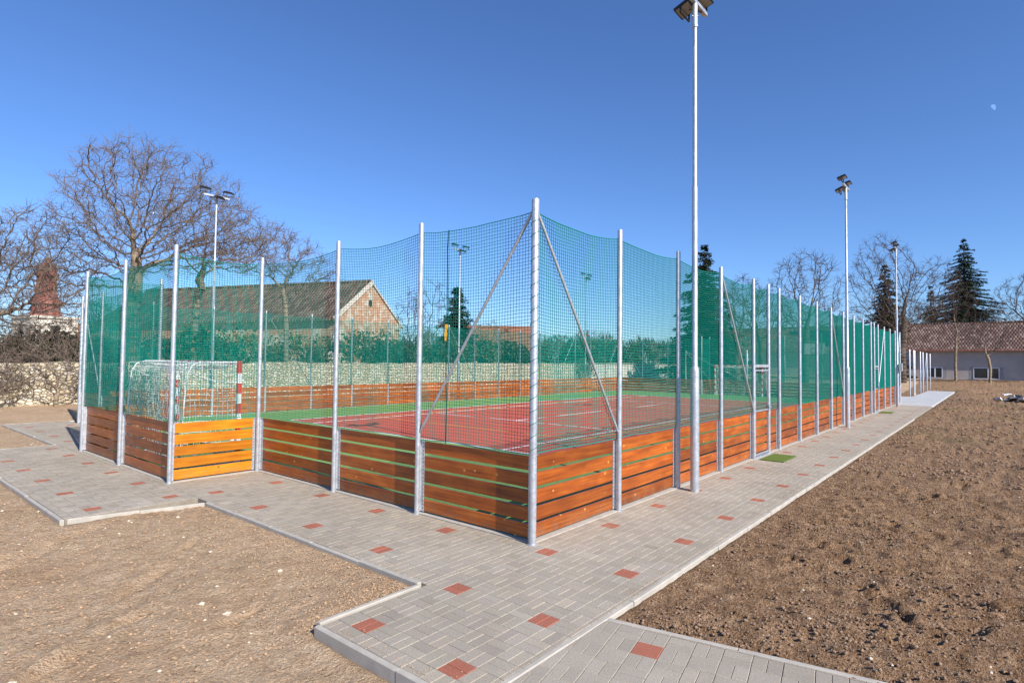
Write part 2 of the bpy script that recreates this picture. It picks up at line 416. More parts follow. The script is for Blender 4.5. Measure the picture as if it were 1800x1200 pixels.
# boot prints and pits in the loose topsoil
rp = random.Random(4)
def pit(cx, cy, a, L, W, dep):
    u = (X-cx)*math.cos(a)+(Y-cy)*math.sin(a); v = -(X-cx)*math.sin(a)+(Y-cy)*math.cos(a)
    return -dep*np.exp(-((u/L)**4+(v/W)**2)) + .35*dep*np.exp(-(((np.hypot(u/L, v/W))-1.7)/.45)**2)
for k in range(210):
    t = rp.random(); px = -1.2+9*t**1.3; py = -2.1-rp.random()*(1.5+.55*(px+2))*1.15
    z += pit(px, py, rp.uniform(0,3.1), rp.uniform(.05,.10), rp.uniform(.028,.05), rp.uniform(.06,.11))*(rect_d(px, py, PAVE[3]) > .3)*(px > -.4-.2*(py+1.65))
z += np.clip((X-6)/8, 0, 1)*near*(vnoise(X*2.3, Y*2.3, 9)-.5)*.10*(Y < 0)*(X < 92)
for (cx, cy, a, L, W, dep) in ((-3.7,1.3,.5,.35,.06,.05),(-3.2,2.2,.7,.5,.07,.04),(-4.2,.9,.6,.3,.07,.05),(-2.6,2.9,.9,.3,.05,.04),(-3.0,.75,.4,.22,.06,.05),(-4.3,3.4,.6,.8,.08,.035),(-3.6,4.2,.6,.9,.08,.035),(-5.2,2.4,.5,.9,.10,.04),(-6.5,7.,1.2,1.6,.15,.06),(-5.9,7.4,1.2,1.6,.15,.06)):
    z += pit(cx, cy, a, L, W, dep)
# rough heaped ground further off on the right, a low bank before the grey building
z += np.clip((X-24)/10, 0, 1)*np.clip(D/1.5, 0, 1)*(vnoise(X*.45, Y*.45, 7)-.35)*.30*(Y < 0)*(X < 90)
z += np.clip((X-75)/12, 0, 1)*.40
z += -.35*np.exp(-((X-87.5+.15*Y)/1.3)**2)*(Y < 18)
z += np.clip((Y-19.5)/4, 0, 1)*.10
z = np.where(D > 60, np.where(D > 200, -1.0, z), z)
z = np.where(D <= 0, -.16, z)
nx, ny = X.shape
vs = np.stack([X, Y, z], -1).reshape(-1, 3)
I = np.arange(nx*ny).reshape(nx, ny)
q = np.stack([I[:-1,:-1], I[1:,:-1], I[1:,1:], I[:-1,1:]], -1).reshape(-1, 4)
me = bpy.data.meshes.new('ground'); me.vertices.add(len(vs)); me.vertices.foreach_set('co', vs.ravel())
me.loops.add(q.size); me.loops.foreach_set('vertex_index', q.ravel().astype(np.int32))
me.polygons.add(len(q)); me.polygons.foreach_set('loop_start', np.arange(0, q.size, 4, dtype=np.int32))
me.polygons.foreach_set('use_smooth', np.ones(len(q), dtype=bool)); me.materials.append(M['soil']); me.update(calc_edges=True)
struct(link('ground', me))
def gz(x, y):
    i = min(max(np.searchsorted(xs, x)-1, 0), nx-2); j = min(max(np.searchsorted(ys, y)-1, 0), ny-2)
    return float(max(z[i, j], z[i+1, j+1]))

# ------------------------------------------------------------------ paving
rnd = random.Random(11)
CELL = .1975
def clip_y(poly, ymax):
    out = []
    for i, p in enumerate(poly):
        q = poly[(i+1) % len(poly)]
        if p[1] <= ymax: out.append(p)
        if (p[1] <= ymax) != (q[1] <= ymax):
            t = (ymax-p[1])/(q[1]-p[1]); out.append((p[0]+(q[0]-p[0])*t, ymax))
    return out
def paver_field(mb, x0, y0, x1, y1, ox, oy, reds, xf=None, redspan=(7, 5)):
    """two-by-two basket weave of 20 x 10 blocks; reds(i, j) says which cells are red"""
    i0 = math.floor((x0-ox)/CELL)-1; i1 = math.ceil((x1-ox)/CELL)+1; j0 = math.floor((y0-oy)/CELL)-1; j1 = math.ceil((y1-oy)/CELL)+1
    g = .0018; ch = .003
    for i in range(i0, i1):
        for j in range(j0, j1):
            cx = ox+i*CELL-CELL/2; cy = oy+j*CELL-CELL/2
            red = reds(i, j)
            for k in range(2):
                if (i+j) % 2: a = (cx, cy+k*CELL/2, cx+CELL, cy+(k+1)*CELL/2)
                else: a = (cx+k*CELL/2, cy, cx+(k+1)*CELL/2, cy+CELL)
                a = (max(a[0], x0)+g, max(a[1], y0)+g, min(a[2], x1)-g, min(a[3], y1)-g)
                if a[2]-a[0] < .02 or a[3]-a[1] < .02: continue
                dz = rnd.uniform(-.0018, .0012); n0 = len(mb.f)
                if xf:
                    pl = clip_y([xf(*p, 0)[:2] for p in ((a[0],a[1]),(a[2],a[1]),(a[2],a[3]),(a[0],a[3]))], -1.6555)
                    if len(pl) < 3: continue
                    cxp = sum(p[0] for p in pl)/len(pl); cyp = sum(p[1] for p in pl)/len(pl); vv = []; n_ = len(pl)
                    if max(math.hypot(p[0]-cxp, p[1]-cyp) for p in pl) < .025: continue
                    for kf, zz in ((1, -.03), (1, -.004+dz), (.95, dz)): vv += [(cxp+(p[0]-cxp)*kf, cyp+(p[1]-cyp)*kf, zz) for p in pl]
                    fs = [tuple(range(2*n_, 3*n_))]
                    for r_ in range(2):
                        for e in range(n_): f = (e+1) % n_; fs.append((r_*n_+e, r_*n_+f, r_*n_+n_+f, r_*n_+n_+e))
                    mb.add(vv, fs); t = rnd.gauss(1, .045)
                    mb.c += [(.36*t, .128*t, .082*t) if red else (.36*t, .316*t, .260*t)]*(len(mb.f)-n0); continue
                rings = [(0, -.03), (0, -.004+dz), (ch, dz)]; vv = []
                for d, zz in rings: vv += [(a[0]+d,a[1]+d,zz),(a[2]-d,a[1]+d,zz),(a[2]-d,a[3]-d,zz),(a[0]+d,a[3]-d,zz)]
                if xf: vv = [xf(*p) for p in vv]
                fs = [(8,9,10,11)]
                for r_ in range(2):
                    for e in range(4):
                        f = (e+1) % 4; fs.append((r_*4+e, r_*4+f, r_*4+4+f, r_*4+4+e))
                mb.add(vv, fs)
                t = rnd.gauss(1, .045)
                c = (.36*t, .128*t, .082*t) if red else (.36*t*rnd.uniform(.985,1.015), .316*t, .258*t*rnd.uniform(.97,1.03))
                mb.c += [c]*(len(mb.f)-n0)
mb = MB()
# long side strip with the near path head, red squares every seventh block in two rows
paver_field(mb, -2.71, -1.60, 32.0, -.002, -1.48, -.275, lambda i, j: i % 7 == 0 and j in (0, -5) or (i == -5 and j in (0, -5)))
paver_field(mb, -1.60, .002, -.002, 19.15, -.27, 1.14, lambda i, j: j % 7 == 0 and i in (0, -5))
paver_field(mb, -3.22, 5.12, -1.604, 13.03, -1.838, 5.49, lambda i, j: j % 7 == 0 and i in (0, -5))
PA = R(-79.)      # the path to the right of the camera runs off at a slight angle
def path_xf(x, y, zz):   # local y runs away along the path, local x to the left of it
    dx, dy = math.cos(PA), math.sin(PA); lx, ly = dy, -dx
    return (-1.14 + y*dx + x*lx, -1.655 + y*dy + x*ly, zz)
paver_field(mb, 0., -.6, 2.1, 5., .32, .42, lambda i, j: i % 7 == 0 and j % 7 == 0, xf=path_xf)
# fix winding where the transform mirrors the field: normals are recomputed below
po = mb.build('pavement', M['paver'])
import bmesh
bm = bmesh.new(); bm.from_mesh(po.data)
for f in bm.faces:
    if f.normal.z < -.2: f.normal_flip()
bm.to_mesh(po.data); bm.free()
struct(po)
mb = MB()
for i, (a, b, c, d) in enumerate([(-2.71,-1.6,32.,-.001), (-1.6,.001,-.001,19.15), (-3.22,5.1,-1.601,13.04)]):
    mb.box(a, b, -.2, c, d, -.0062)
p4 = [path_xf(0,-.5,0), path_xf(2.1,-.5,0), path_xf(2.1,5,0), path_xf(0,5,0)]
mb.add([(p[0],p[1],-.0066) for p in p4][::-1], [(0,1,2,3)])
struct(mb.build('pavement_bed', M['slab']))
# newer light paving beyond the court corner
mb = MB()
rr = random.Random(5)
def slabs(x0, y0, x1, y1):
    nx_ = max(1, round((x1-x0)/.6)); ny_ = max(1, round((y1-y0)/.4))
    for i in range(nx_):
        for j in range(ny_):
            a = x0+(x1-x0)*i/nx_; b = y0+(y1-y0)*j/ny_
            mb.box(a+.004, b+.004, -.2, a+(x1-x0)/nx_-.004, b+(y1-y0)/ny_-.004, rr.uniform(-.004,.004))
slabs(32.02, -1.55, 55.9, .25); slabs(34.3, .27, 42.8, 2.5)
struct(mb.build('light_paving', M['newpave']))
# kerbs
mb = MB()
def kerb(p, q, top=.004, w_=.05, L=1.0):
    p = Vector((*p, 0)); q = Vector((*q, 0)); d = q-p; n = max(1, round(d.length/L)); d /= n; u = d.normalized(); s = Vector((-u.y, u.x, 0))
    for i in range(n):
        a = p+d*i+u*.003; b = p+d*(i+1)-u*.003; t = top+rr.uniform(-.005,.004); o = s*rr.uniform(-.004,.004)
        c = (a+b)/2+o
        hl = (b-a).length/2
        vv = []
        for ins, zz in ((0, -.3), (0, t-.008), (.008, t)):
            for i_, j_ in ((-1,-1),(1,-1),(1,1),(-1,1)):
                pnt = c + u*(hl-ins*.5)*i_ + s*(w_/2-ins)*j_; vv.append((pnt.x, pnt.y, zz))
        fs = [(8,9,10,11)]
        for r_ in range(2):
            for e in range(4):
                f = (e+1) % 4; fs.append((r_*4+e, r_*4+f, r_*4+4+f, r_*4+4+e))
        mb.add(vv, fs)
kerb((-2.71,-1.627), (22.7,-1.627), .006); kerb((-2.737,-5), (-2.737,.03)); kerb((-2.71,.052), (-1.66,.052), .006)
kerb((-1.628,.08), (-1.628,4.72)); kerb((-1.66,4.72), (-3.2,5.09)); kerb((-3.247,5.1), (-3.247,13.0)); kerb((-3.22,13.057), (-1.66,13.057))
kerb((-1.628,13.08), (-1.628,19.15)); kerb((-1.6,19.177), (.2,19.177))
e0, e1 = path_xf(-.03,.0,0), path_xf(-.03,5.,0); kerb(e0[:2], e1[:2], .003)
struct(mb.build('kerb', M['kerb']))

# ------------------------------------------------------------------ court surface
mb = MB()
mb.box(-1.4,6.6,-.2,.1,11.4,.0); mb.box(.1,.1,-.2,33.9,17.9,.0005); mb.box(33.9,6.6,-.2,35.4,11.4,.0)
mb.box(5.1,3.5,-.1,28.9,14.5,.004,1)
def ln(x0, y0, x1, y1, m=2, z_=.008):
    mb.box(x0, y0, -.05, x1, y1, z_, m)
h = .03; X0, X1 = 5.115, 28.885
for yy in (3.515, 4.885, 13.115, 14.485): ln(X0, yy-h, X1, yy+h)
for xx in (X0, X1): ln(xx-h, 3.515+h, xx+h, 14.485-h, 2, .0084)
for xx in (10.6, 23.4): ln(xx-h, 4.885+h, xx+h, 13.115-h, 2, .0084)
ln(10.6+h, 9-h, 23.4-h, 9+h)
for yy in (4.5, 13.5): ln(8-h, yy-h, 26+h, yy+h, 3, .0075)
for xx in (8, 14, 20, 26): ln(xx-h, 4.5+h, xx+h, 13.5-h, 3, .0078)
struct(mb.build('sports_court', [M['turf'], M['clay'], M['line'], M['yline']]))

mb = MB()
for r in ((0,0,34,.1),(0,.1,.1,6.6),(-1.5,6.5,0,6.6),(-1.5,6.6,-1.4,11.4),(-1.5,11.4,.1,11.5),(0,11.5,.1,18),(.1,17.9,34,18.1),(33.9,.1,34,6.6),(34,6.5,35.5,6.6),(35.4,6.6,35.5,11.4),(33.9,11.4,35.5,11.5),(33.9,11.5,34,17.9)):
    mb.box(r[0],r[1],-.2,r[2],r[3],.011)
struct(mb.build('court_edging', M['kerb']))

# ------------------------------------------------------------------ fence round the court
rf = random.Random(21)
TOP = 4.0; NB = 1.01; NT_ = 3.88
def post_mesh(r):
    b = MB(); b.lathe([(r,-.1),(r,TOP-.015),(r*.92,TOP),(r*.4,TOP+.006)], 14)
    b.lathe([(r*1.5,-.1),(r*1.5,.004),(r*1.02,.012)], 14)
    return b.mesh('post', M['galv'], True)
POST = {r: post_mesh(r) for r in (.036, .045)}
def bracket_mesh(sx):
    b = MB()
    b.box(min(0,sx*.006), .03, .03, max(0,sx*.006), .0575, .985)
    a, c = sorted((0, sx*.07)); b.box(a, .058, .03, c, .0635, .985)
    for k in range(18):
        zz = .075+k*.052; x_ = sx*.052
        b.box(x_-.006, .0573, zz-.008, x_+.006, .0581, zz+.008, 1)
    return b.mesh('bracket', [M['galv2'], M['hole']])
BRK = {s_: bracket_mesh(s_) for s_ in (-1, 1)}
PAN = {}
def panel_mesh(L, a, b, mat):
    k = (round(L,3), a, b, mat)
    if k in PAN: return PAN[k]
    m_ = MB()
    for i in range(5):
        z0 = .03+i*.197; d = rf.uniform(-.004,.004)
        m_.bbox(a, .065+abs(d)*.3, z0+d, L-b, .095, z0+.163+d, .004)
    PAN[k] = m_.mesh('board_panel', M[mat]); return PAN[k]

class NetB:                                    # many thin three-sided cords, collected as arrays
    def __init__(s): s.P = []; s.Q = []; s.r = []
    def poly(s, pts, r):
        pts = np.asarray(pts, float); s.P.append(pts[:-1]); s.Q.append(pts[1:]); s.r.append(np.full(len(pts)-1, r))
    def build(s, name, mat, parent, loc=(0,0,0)):
        P = np.concatenate(s.P); Q = np.concatenate(s.Q); r = np.concatenate(s.r)[:, None]
        d = Q-P; d /= np.linalg.norm(d, axis=1, keepdims=True)+1e-12
        ref = np.where(np.abs(d[:, 2:3]) > .8, np.array([[1.,0,0]]), np.array([[0,0,1.]]))
        u = np.cross(d, ref); u /= np.linalg.norm(u, axis=1, keepdims=True)+1e-12; v = np.cross(d, u)
        n = len(P); V = np.empty((n, 6, 3))
        for k in range(3):
            a = 2*PI*k/3+.5; o = (u*math.cos(a)+v*math.sin(a))*r; V[:, k] = P+o; V[:, k+3] = Q+o
        base = (np.arange(n)*6)[:, None, None]
        F = (np.array([[0,1,4,3],[1,2,5,4],[2,0,3,5]])[None]+base).reshape(-1, 4)
        me = bpy.data.meshes.new(name); me.vertices.add(n*6); me.vertices.foreach_set('co', V.ravel())
        me.loops.add(F.size); me.loops.foreach_set('vertex_index', F.ravel().astype(np.int32))
        me.polygons.add(len(F)); me.polygons.foreach_set('loop_start', np.arange(0, F.size, 4, dtype=np.int32))
        me.materials.append(mat); me.update(calc_edges=True)
        return link(name, me, parent, loc)

CORD = .0038; CS = .045; CZ = .0415
def net_bay(nb, p, d, nrm, L, off=.042, CORD=CORD):
    sag = rf.uniform(.05,.09); sgb = .012; blg = rf.uniform(-.02,.03); w1 = rf.uniform(0,6)
    def pt(x, t):                              # t 0..1 from bottom rope to top rope
        s_ = x/L; ztop = NT_-4*sag*s_*(1-s_); zb = NB+4*sgb*s_*(1-s_)
        zz = zb+(ztop-zb)*t + .008*math.sin(7*s_+5*t+w1)
        o = off + blg*4*s_*(1-s_)*math.sin(PI*t) + .004*math.sin(11*t+w1)
        return (p[0]+d[0]*x+nrm[0]*o, p[1]+d[1]*x+nrm[1]*o, zz)
    nz = int((NT_-NB)/CZ)
    for j in range(nz+1):
        t = j/nz; e = rf.uniform(-.15,.15)/nz
        nb.poly([pt(L*k/8, min(max(t+e*math.sin(k*2.1),0),1)) for k in range(9)], CORD*(1.9 if j in (0, nz) else 1))
    nxn = int(L/CS)
    for i in range(nxn+1):
        x = min(L, (i+.5)*CS); e = rf.uniform(-.006,.006)
        nb.poly([pt(min(L,max(0,x+e*math.sin(k*1.7))), k/6) for k in range(7)], CORD)

def tube_obj(name, p, q, r, mat, parent, flat=True):
    b = MB(); p = Vector(p); q = Vector(q); u = (q-p).normalized()
    b.path([p, p+u*.06, p+u*.12, q-u*.12, q-u*.06, q], [r*.7, r*.8, r, r, r*.8, r*.7], 10)
    return b.build(name, mat, parent, True)

def fence(label, pts, bays, braces, rad={}, gates=(), amber=(), corner_in=(), seam=None, group='fence sides round the court'):
    """pts: post positions; bays: (i, j) with the court on the left of i->j; braces: (post with top end, post with low end)"""
    o0 = pts[0]
    root = thing('court_fence', label, 'fence', (*o0, 0), 0, group)
    L2 = lambda p: (p[0]-o0[0], p[1]-o0[1])
    posts = []
    for i, p in enumerate(pts):
        po_ = link('post', POST[rad.get(i, .036)], root, (*L2(p), 0), rf.uniform(0,6)); posts.append(po_)
    nb = NetB()
    for i, j in bays:
        p, q = pts[i], pts[j]; d = Vector((q[0]-p[0], q[1]-p[1])); L = d.length; d /= L; nrm = (-d.y, d.x); a = math.atan2(d.y, d.x)
        net_bay(nb, L2(p), d, nrm, L, CORD=.0044 if p[1] > 17.9 and q[1] > 17.9 else (.0042 if abs(d.x) > .5 else .0031))
        if (i, j) in gates: continue
        ea = .10 if (i, 'a') in corner_in else .04; eb = .10 if (j, 'b') in corner_in else .04
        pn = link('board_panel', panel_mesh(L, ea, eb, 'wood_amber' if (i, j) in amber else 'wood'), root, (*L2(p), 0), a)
        for po_, s_, e_ in ((posts[i], 1, p), (posts[j], -1, q)):
            b = link('bracket', BRK[s_], po_, (0,0,0), 0)
            b.rotation_euler = (0,0,a-po_.rotation_euler.z)
    # lacing wound round the end posts
    for i, r in rad.items():
        if r > .04:
            c = L2(pts[i]); nb.poly([(c[0]+(r+.004)*math.cos(t*.5), c[1]+(r+.004)*math.sin(t*.5), 1.0+t*.0117) for t in range(245)], .0035)
    nb.build('net', M['net'], root)
    if seam is not None:
        sb = NetB()
        for o_ in (-.004, .004): sb.poly([(seam[0]-o0[0]+.042+.01*math.sin(k*1.3), seam[1]-o0[1]+o_+.006*math.sin(k*2.2), 1.0+k*.285) for k in range(11)], .0045)
        sb.build('seam', M['rope'], root)
    for i, j in braces:
        p, q = L2(pts[i]), L2(pts[j]); d = Vector((q[0]-p[0], q[1]-p[1], 0)).normalized()*.04
        tube_obj('brace', (p[0]+d.x, p[1]+d.y, 3.86), (q[0]-d.x, q[1]-d.y, 1.12), .019, M['galv'], root)
    return root

NX = [0,2,4,6,8,9.11,10,12,14,16,18,20,22,24,24.89,26,28,30,32,34]
ptsn = [(x,0) for x in NX]; n_ = len(NX)
ix = {x: i for i, x in enumerate(NX)}
f1 = fence('long green net fence over orange boards beside the paved walk, with two gates', ptsn, [(i,i+1) for i in range(n_-1)],
      [(ix[0],ix[2]),(ix[6],ix[8]),(ix[16],ix[18]),(ix[28],ix[26]),(ix[34],ix[32])], {0:.045, n_-1:.045},
      gates={(ix[8],ix[9.11]), (ix[24.89],ix[26])})
FY = [34-2*i for i in range(18)]
fence('far long side of the net fence in front of the stone wall, boards lit inside', [(x,18) for x in FY], [(i,i+1) for i in range(17)],
      [(0,1),(3,4),(9,8),(14,13),(17,16)], {0:.045, 17:.045})
# front end: right run, the goal recess standing out from it, left run
fp = [(0,16),(0,14),(0,11.5),(-1.5,11.5),(-1.5,9),(-1.5,6.5),(0,6.5),(0,4),(0,2)]
fr = fence('front end of the net fence with a boarded goal recess standing out', fp+[(0,18),(0,0)],
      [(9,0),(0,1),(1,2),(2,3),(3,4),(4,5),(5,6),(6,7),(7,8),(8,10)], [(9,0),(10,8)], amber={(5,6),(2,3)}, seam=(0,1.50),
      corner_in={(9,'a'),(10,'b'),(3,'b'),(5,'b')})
bp_ = [(34,2),(34,4),(34,6.5),(35.5,6.5),(35.5,9),(35.5,11.5),(34,11.5),(34,14),(34,16)]
fence('far end of the net fence behind the far goal, boards dark in its own shade', bp_+[(34,0),(34,18)],
      [(9,0),(0,1),(1,2),(2,3),(3,4),(4,5),(5,6),(6,7),(7,8),(8,10)], [(9,0),(10,8)],
      corner_in={(9,'a'),(10,'b'),(3,'b'),(5,'b')})
# the end runs share their corner posts with the long sides: drop the doubled ones
for o in list(bpy.data.objects):
    if o.name.startswith('post') and o.parent and o.parent.name.startswith('court_fence'):
        wx = o.parent.location.x+o.location.x; wy = o.parent.location.y+o.location.y
        if o.parent.location.y not in (0., 18.) and abs(wx-17) > 16.9 and (abs(wy) < .01 or abs(wy-18) < .01) and o.data == POST[.036]:
            keep = [p for p in bpy.data.objects if p.data == POST[.045] and abs(p.parent.location.x+p.location.x-wx) < .1 and abs(p.parent.location.y+p.location.y-wy) < .1]
            if keep:
                for ch in list(o.children):
                    ch.rotation_euler = (0,0,ch.rotation_euler.z+o.rotation_euler.z-keep[0].rotation_euler.z); ch.parent = keep[0]
                bpy.data.objects.remove(o)

def gate(label, x, W, grp='gates in the long fence'):
    t = thing('gate', label, 'gate', (x,0,0), 0, grp)
    b = MB(); a0, a1 = .05, W-.05
    for xx in (a0, a1-.04): b.box(xx+.005, -.02, .06, xx+.035, .02, 1.98)
    for zz in (.06, 1.03, 1.94): b.box(a0+.0355, -.016, zz, a1-.0355, .016, zz+.032)
    b.build('gate_frame', M['galv'], t)
    b = MB()
    for i in range(5): b.bbox(a0+.045, .021, .11+i*.185, a1-.045, .048, .11+i*.185+.155, .003)
    b.build('board_panel', M['wood'], t)
    b = MB(); b.box(.03, -.03, 2.03, W-.03, .03, 2.09); b.build('lintel', M['galv2'], t)
    b = MB(); b.box(a1-.05,-.035,1.0,a1-.005,-.0205,1.16); b.path([(a1-.03,-.03,1.1),(a1-.03,-.075,1.1),(a1-.13,-.075,1.1)], .009, 8)
    b.build('handle', M['galv2'], t, True)
    b = MB(); b.box(.04,-.04,-.02,W-.04,.04,.03); b.build('threshold', M['galv2'], t)
gate('nearer of the two fence gates, by the bright green mat', 8., 1.11)
gate('farther of the two fence gates, narrow in the distance', 24.89, 1.11)
def doormat(label, x0, y0, x1, y1):
    b = MB(); b.bbox(x0, y0, .004, x1, y1, .022, .006)
    tag(b.build('door_mat', M['mat_green']), label, 'mat', 'artificial grass mats')
doormat('green grass mat on the paving at the nearer gate', 7.98,-.62,9.05,-.12); doormat('small green mat at the farther gate', 24.95,-.62,25.95,-.12)
b = MB(); b.add([(-.025,0,-.1),(.02,.004,-.1),(.022,0,.1),(-.024,.006,.1)], [(0,1,2,3)])
b = MB()
for i in range(4):
    za = -.11+i*.055; xo = .004*math.sin(i*1.7)
    b.box(-.026+xo, -.004+.003*(i % 2), za, .02+xo, .002+.003*(i % 2), za+.0555)
tag(b.build('net_tag', M['yellow'], None, False, (.042,1.52,2.47), PI/2+.25), 'small yellow tag hanging on the green net', 'tag')

# ------------------------------------------------------------------ goals
def goal(label, x, sgn):
    t = thing('handball_goal', label, 'goal', (x,9,0), 0 if sgn < 0 else PI, 'handball goals')   # local -x is behind the goal line
    for s_ in (-1, 1):
        b = MB()
        zs = [0,.2,.4,.6,.8,1.0,1.2,1.4,1.6,1.8,2.04]
        for i in range(10): b.box(-.04, s_*1.54-.04, zs[i], .04, s_*1.54+.04, zs[i+1], 1 if i % 2 else 0)
        b.build('goal_post', [M['white'], M['red']], t)
    b = MB(); ysb = np.linspace(-1.5,1.5,16)
    for i in range(15): b.box(-.04, ysb[i], 1.96, .04, ysb[i+1], 2.04, i % 2)
    b.build('crossbar', [M['white'], M['red']], t)
    b = MB()
    for s_ in (-1, 1):
        b.path([(-.02,s_*1.5,2.02),(-.7,s_*1.5,2.02),(-.86,s_*1.5,1.96),(-.95,s_*1.5,1.8),(-1.0,s_*1.5,1.2),(-1.05,s_*1.5,.03),(-.03,s_*1.5,.03)], .014, 8)
        b.path([(-.95,s_*1.5,1.86),(-.7,s_*1.52,1.72),(-.4,s_*1.52,1.64),(0,s_*1.52,1.62)], .011, 6)
    b.path([(-.8,-1.5,2.0),(-.8,1.5,2.0)], .014, 8); b.path([(-1.05,-1.5,.03),(-1.05,1.5,.03)], .014, 8)
    b.build('net_support', M['white'], t, True)
    nb = NetB(); cs = .1; rg = random.Random(3)
    prof = [(0,2.0),(-.35,1.985),(-.75,1.99),(-.93,1.82),(-.97,1.4),(-1.0,1.0),(-1.03,.5),(-1.05,.03)]
    for k in range(31):
        y = -1.5+k*.1; nb.poly([(a+.02*math.sin(k*.9+i), y+.015*math.sin(i*2+k), z_-(.05*math.sin(PI*k/30) if 0 < i < 3 else 0)) for i, (a, z_) in enumerate(prof)], .005)
    def along(tq):
        f = tq*(len(prof)-1); i = min(int(f), len(prof)-2); f -= i
        return (prof[i][0]*(1-f)+prof[i+1][0]*f, prof[i][1]*(1-f)+prof[i+1][1]*f)
    for k in range(31):
        a, z_ = along(k/30); nb.poly([(a+.02*math.sin(i*.9+k), -1.5+.1*i, z_+.018*math.sin(i*1.3+k*.7)) for i in range(31)], .005)
    for s_ in (-1, 1):
        for k in range(11):
            xx = -.1*k; nb.poly([(xx+.012*math.sin(j+k), s_*(1.5+.02*math.sin(j*1.2+k)), 1.99-j*.195*(1 if xx > -.85 else .92)) for j in range(11)], .005)
        for j in range(20):
            zz = 1.98-j*.1; nb.poly([(-.1*k, s_*(1.5+.015*math.sin(k*1.1+j)), zz-.02*math.sin(k*.6)) for k in range(11)], .005)
    # slack net gathered under the crossbar
    for q_ in range(26):
        a0 = rg.uniform(-.75,-.1); nb.poly([(a0+.05*math.sin(i*.8+q_), -1.45+i*.29, 1.95-.06*math.sin(PI*i/10)-rg.uniform(0,.05)) for i in range(11)], .006)
    nb.build('net', M['white_net'], t)
    b = MB(); b.obox((-.12,-1.53,.42),(.03,0,0),(0,.03,0),(.02,0,.11)); 
    b.build('ballast_bag', M['white'], t)
goal('white netted goal with red banded posts in the near recess', .07, -1)
goal('distant red banded goal seen through the nets at the far end', 33.93, 1)

# ------------------------------------------------------------------ floodlight masts
LG = 'floodlight masts round the court'
def mast(label, loc, box=False, flip=False):
    t = thing('floodlight_mast', label, 'floodlight', loc, PI if flip else 0, LG)
    b = MB(); b.lathe([(.072,-.1),(.072,1.98),(.066,2.02),(.047,2.05),(.046,4.98),(.044,5.04),(.037,5.06),(.034,8.0)], 18)
    b.build('pole', M['galv'], t, True)
    b = MB(); b.lathe([(.045,7.78),(.045,8.16),(.03,8.17)], 16); b.lathe([(.05,7.76),(.05,7.80)], 16)
    for a in (.6, 2.7, 4.8): b.path([(.04*math.cos(a),.04*math.sin(a),7.95),(.066*math.cos(a),.066*math.sin(a),7.95)], .01, 6)
    b.build('collar', M['galv2'], t, True)
    b = MB(); b.box(-.47,-.035,8.17,.47,.035,8.23); b.build('cross_arm', M['galv2'], t)
    for x, y, tilt, zz in ((-.42,.03,-14,8.42), (-.02,.17,-20,8.13), (.42,.03,-14,8.42)):
        fl = MB(); T = Matrix.Translation((x, y, zz)) @ Matrix.Rotation(R(tilt), 4, 'X')
        A = [T.to_3x3() @ Vector(v) for v in ((1,0,0),(0,1,0),(0,0,1))]; c = Vector((x, y, zz))
        fl.obox(c, A[0]*.17, A[1]*.135, A[2]*.020); fl.obox(c+A[2]*.042-A[1]*.045, A[0]*.115, A[1]*.075, A[2]*.020)
        for k in range(6): fl.obox(c+A[2]*.034+A[0]*(-.14+.056*k), A[0]*.004, A[1]*.125, A[2]*.011)
        f_ = fl.build('floodlight', M['black'], t)
        g = MB(); g.obox(c-A[2]*.0215, A[0]*.15, A[1]*.115, A[2]*.0015); g.build('lens', M['glass'], f_)
        g = MB()
        for s_ in (-1, 1): g.obox(c+A[0]*.18*s_-Vector((0,0,.06)), A[0]*.006, (0,.014,0), (0,0,.07))
        g.box(x-.186, y-.014, zz-.135, x+.186, y+.014, zz-.123); g.build('yoke', M['black'], f_)
    g = MB(); g.path([(0,.06,8.1),(.05,.12,8.13),(.16,.05,8.16),(.3,.0,8.16)], .008, 6)
    g.lathe([(.0,8.085),(.03,8.09),(.045,8.12),(.04,8.15),(.0,8.16)], 10, 0, (.22,.07)); g.build('cable_gland', M['black'], t, True)
    if box:
        g = MB(); g.bbox(-.1,-.22,1.82,.1,-.075,2.22,.008); g.box(-.085,-.224,1.84,.085,-.2205,2.2)
        g.build('switch_box', M['box'], t)
    return t
mast('tallest looking floodlight mast standing on the paving close to the camera', (3.97,-.30,0))
mast('middle floodlight mast on the right hand walk', (17.06,-.28,0))
mast('farthest mast on the right hand walk, with a grey switch box', (30.44,-.26,0), True)
mast('floodlight mast in front of the big bare tree on the left', (4.15,18.42,0), False, True)
mast('floodlight mast behind the far fence beside the dark conifer', (17.16,18.42,0), False, True)
mast('most distant thin floodlight mast beyond the far fence corner', (29.97,18.42,0), False, True)

# ------------------------------------------------------------------ second little court further off on the right
t = thing('court_fence', 'lower row of bare steel posts round the second court by the grey building', 'fence', (43.3,.4,0))
b = MB(); b.lathe([(.045,-.2),(.045,3.24),(.03,3.26)], 10); pm = b.mesh('post', M['galv'], True)
P2 = [(0,0),(2.6,0),(3.3,0),(7.5,0),(9.7,0),(13.2,0),(16.6,0),(0,5.5),(0,11),(0,16.2),(5.5,16.2),(11,16.2),(16.6,16.2),(16.6,5.5),(16.6,11)]
for p in P2: link('post', pm, t, (*p, 0))
for p, q_ in (((0,0),(0,5.5)), ((13.2,0),(9.7,0)), ((0,16.2),(0,11)), ((0,16.2),(5.5,16.2)), ((16.6,16.2),(11,16.2))):
    tube_obj('brace', (*p, 3.15), (*q_, .6), .022, M['galv'], t)
b = MB(); b.box(2.66,-.03,.02,3.24,.03,.1); b.box(2.66,-.03,2.0,3.24,.03,2.06); b.box(2.66,-.02,.1,2.74,.02,2.0); b.build('gate', M['white'], t)
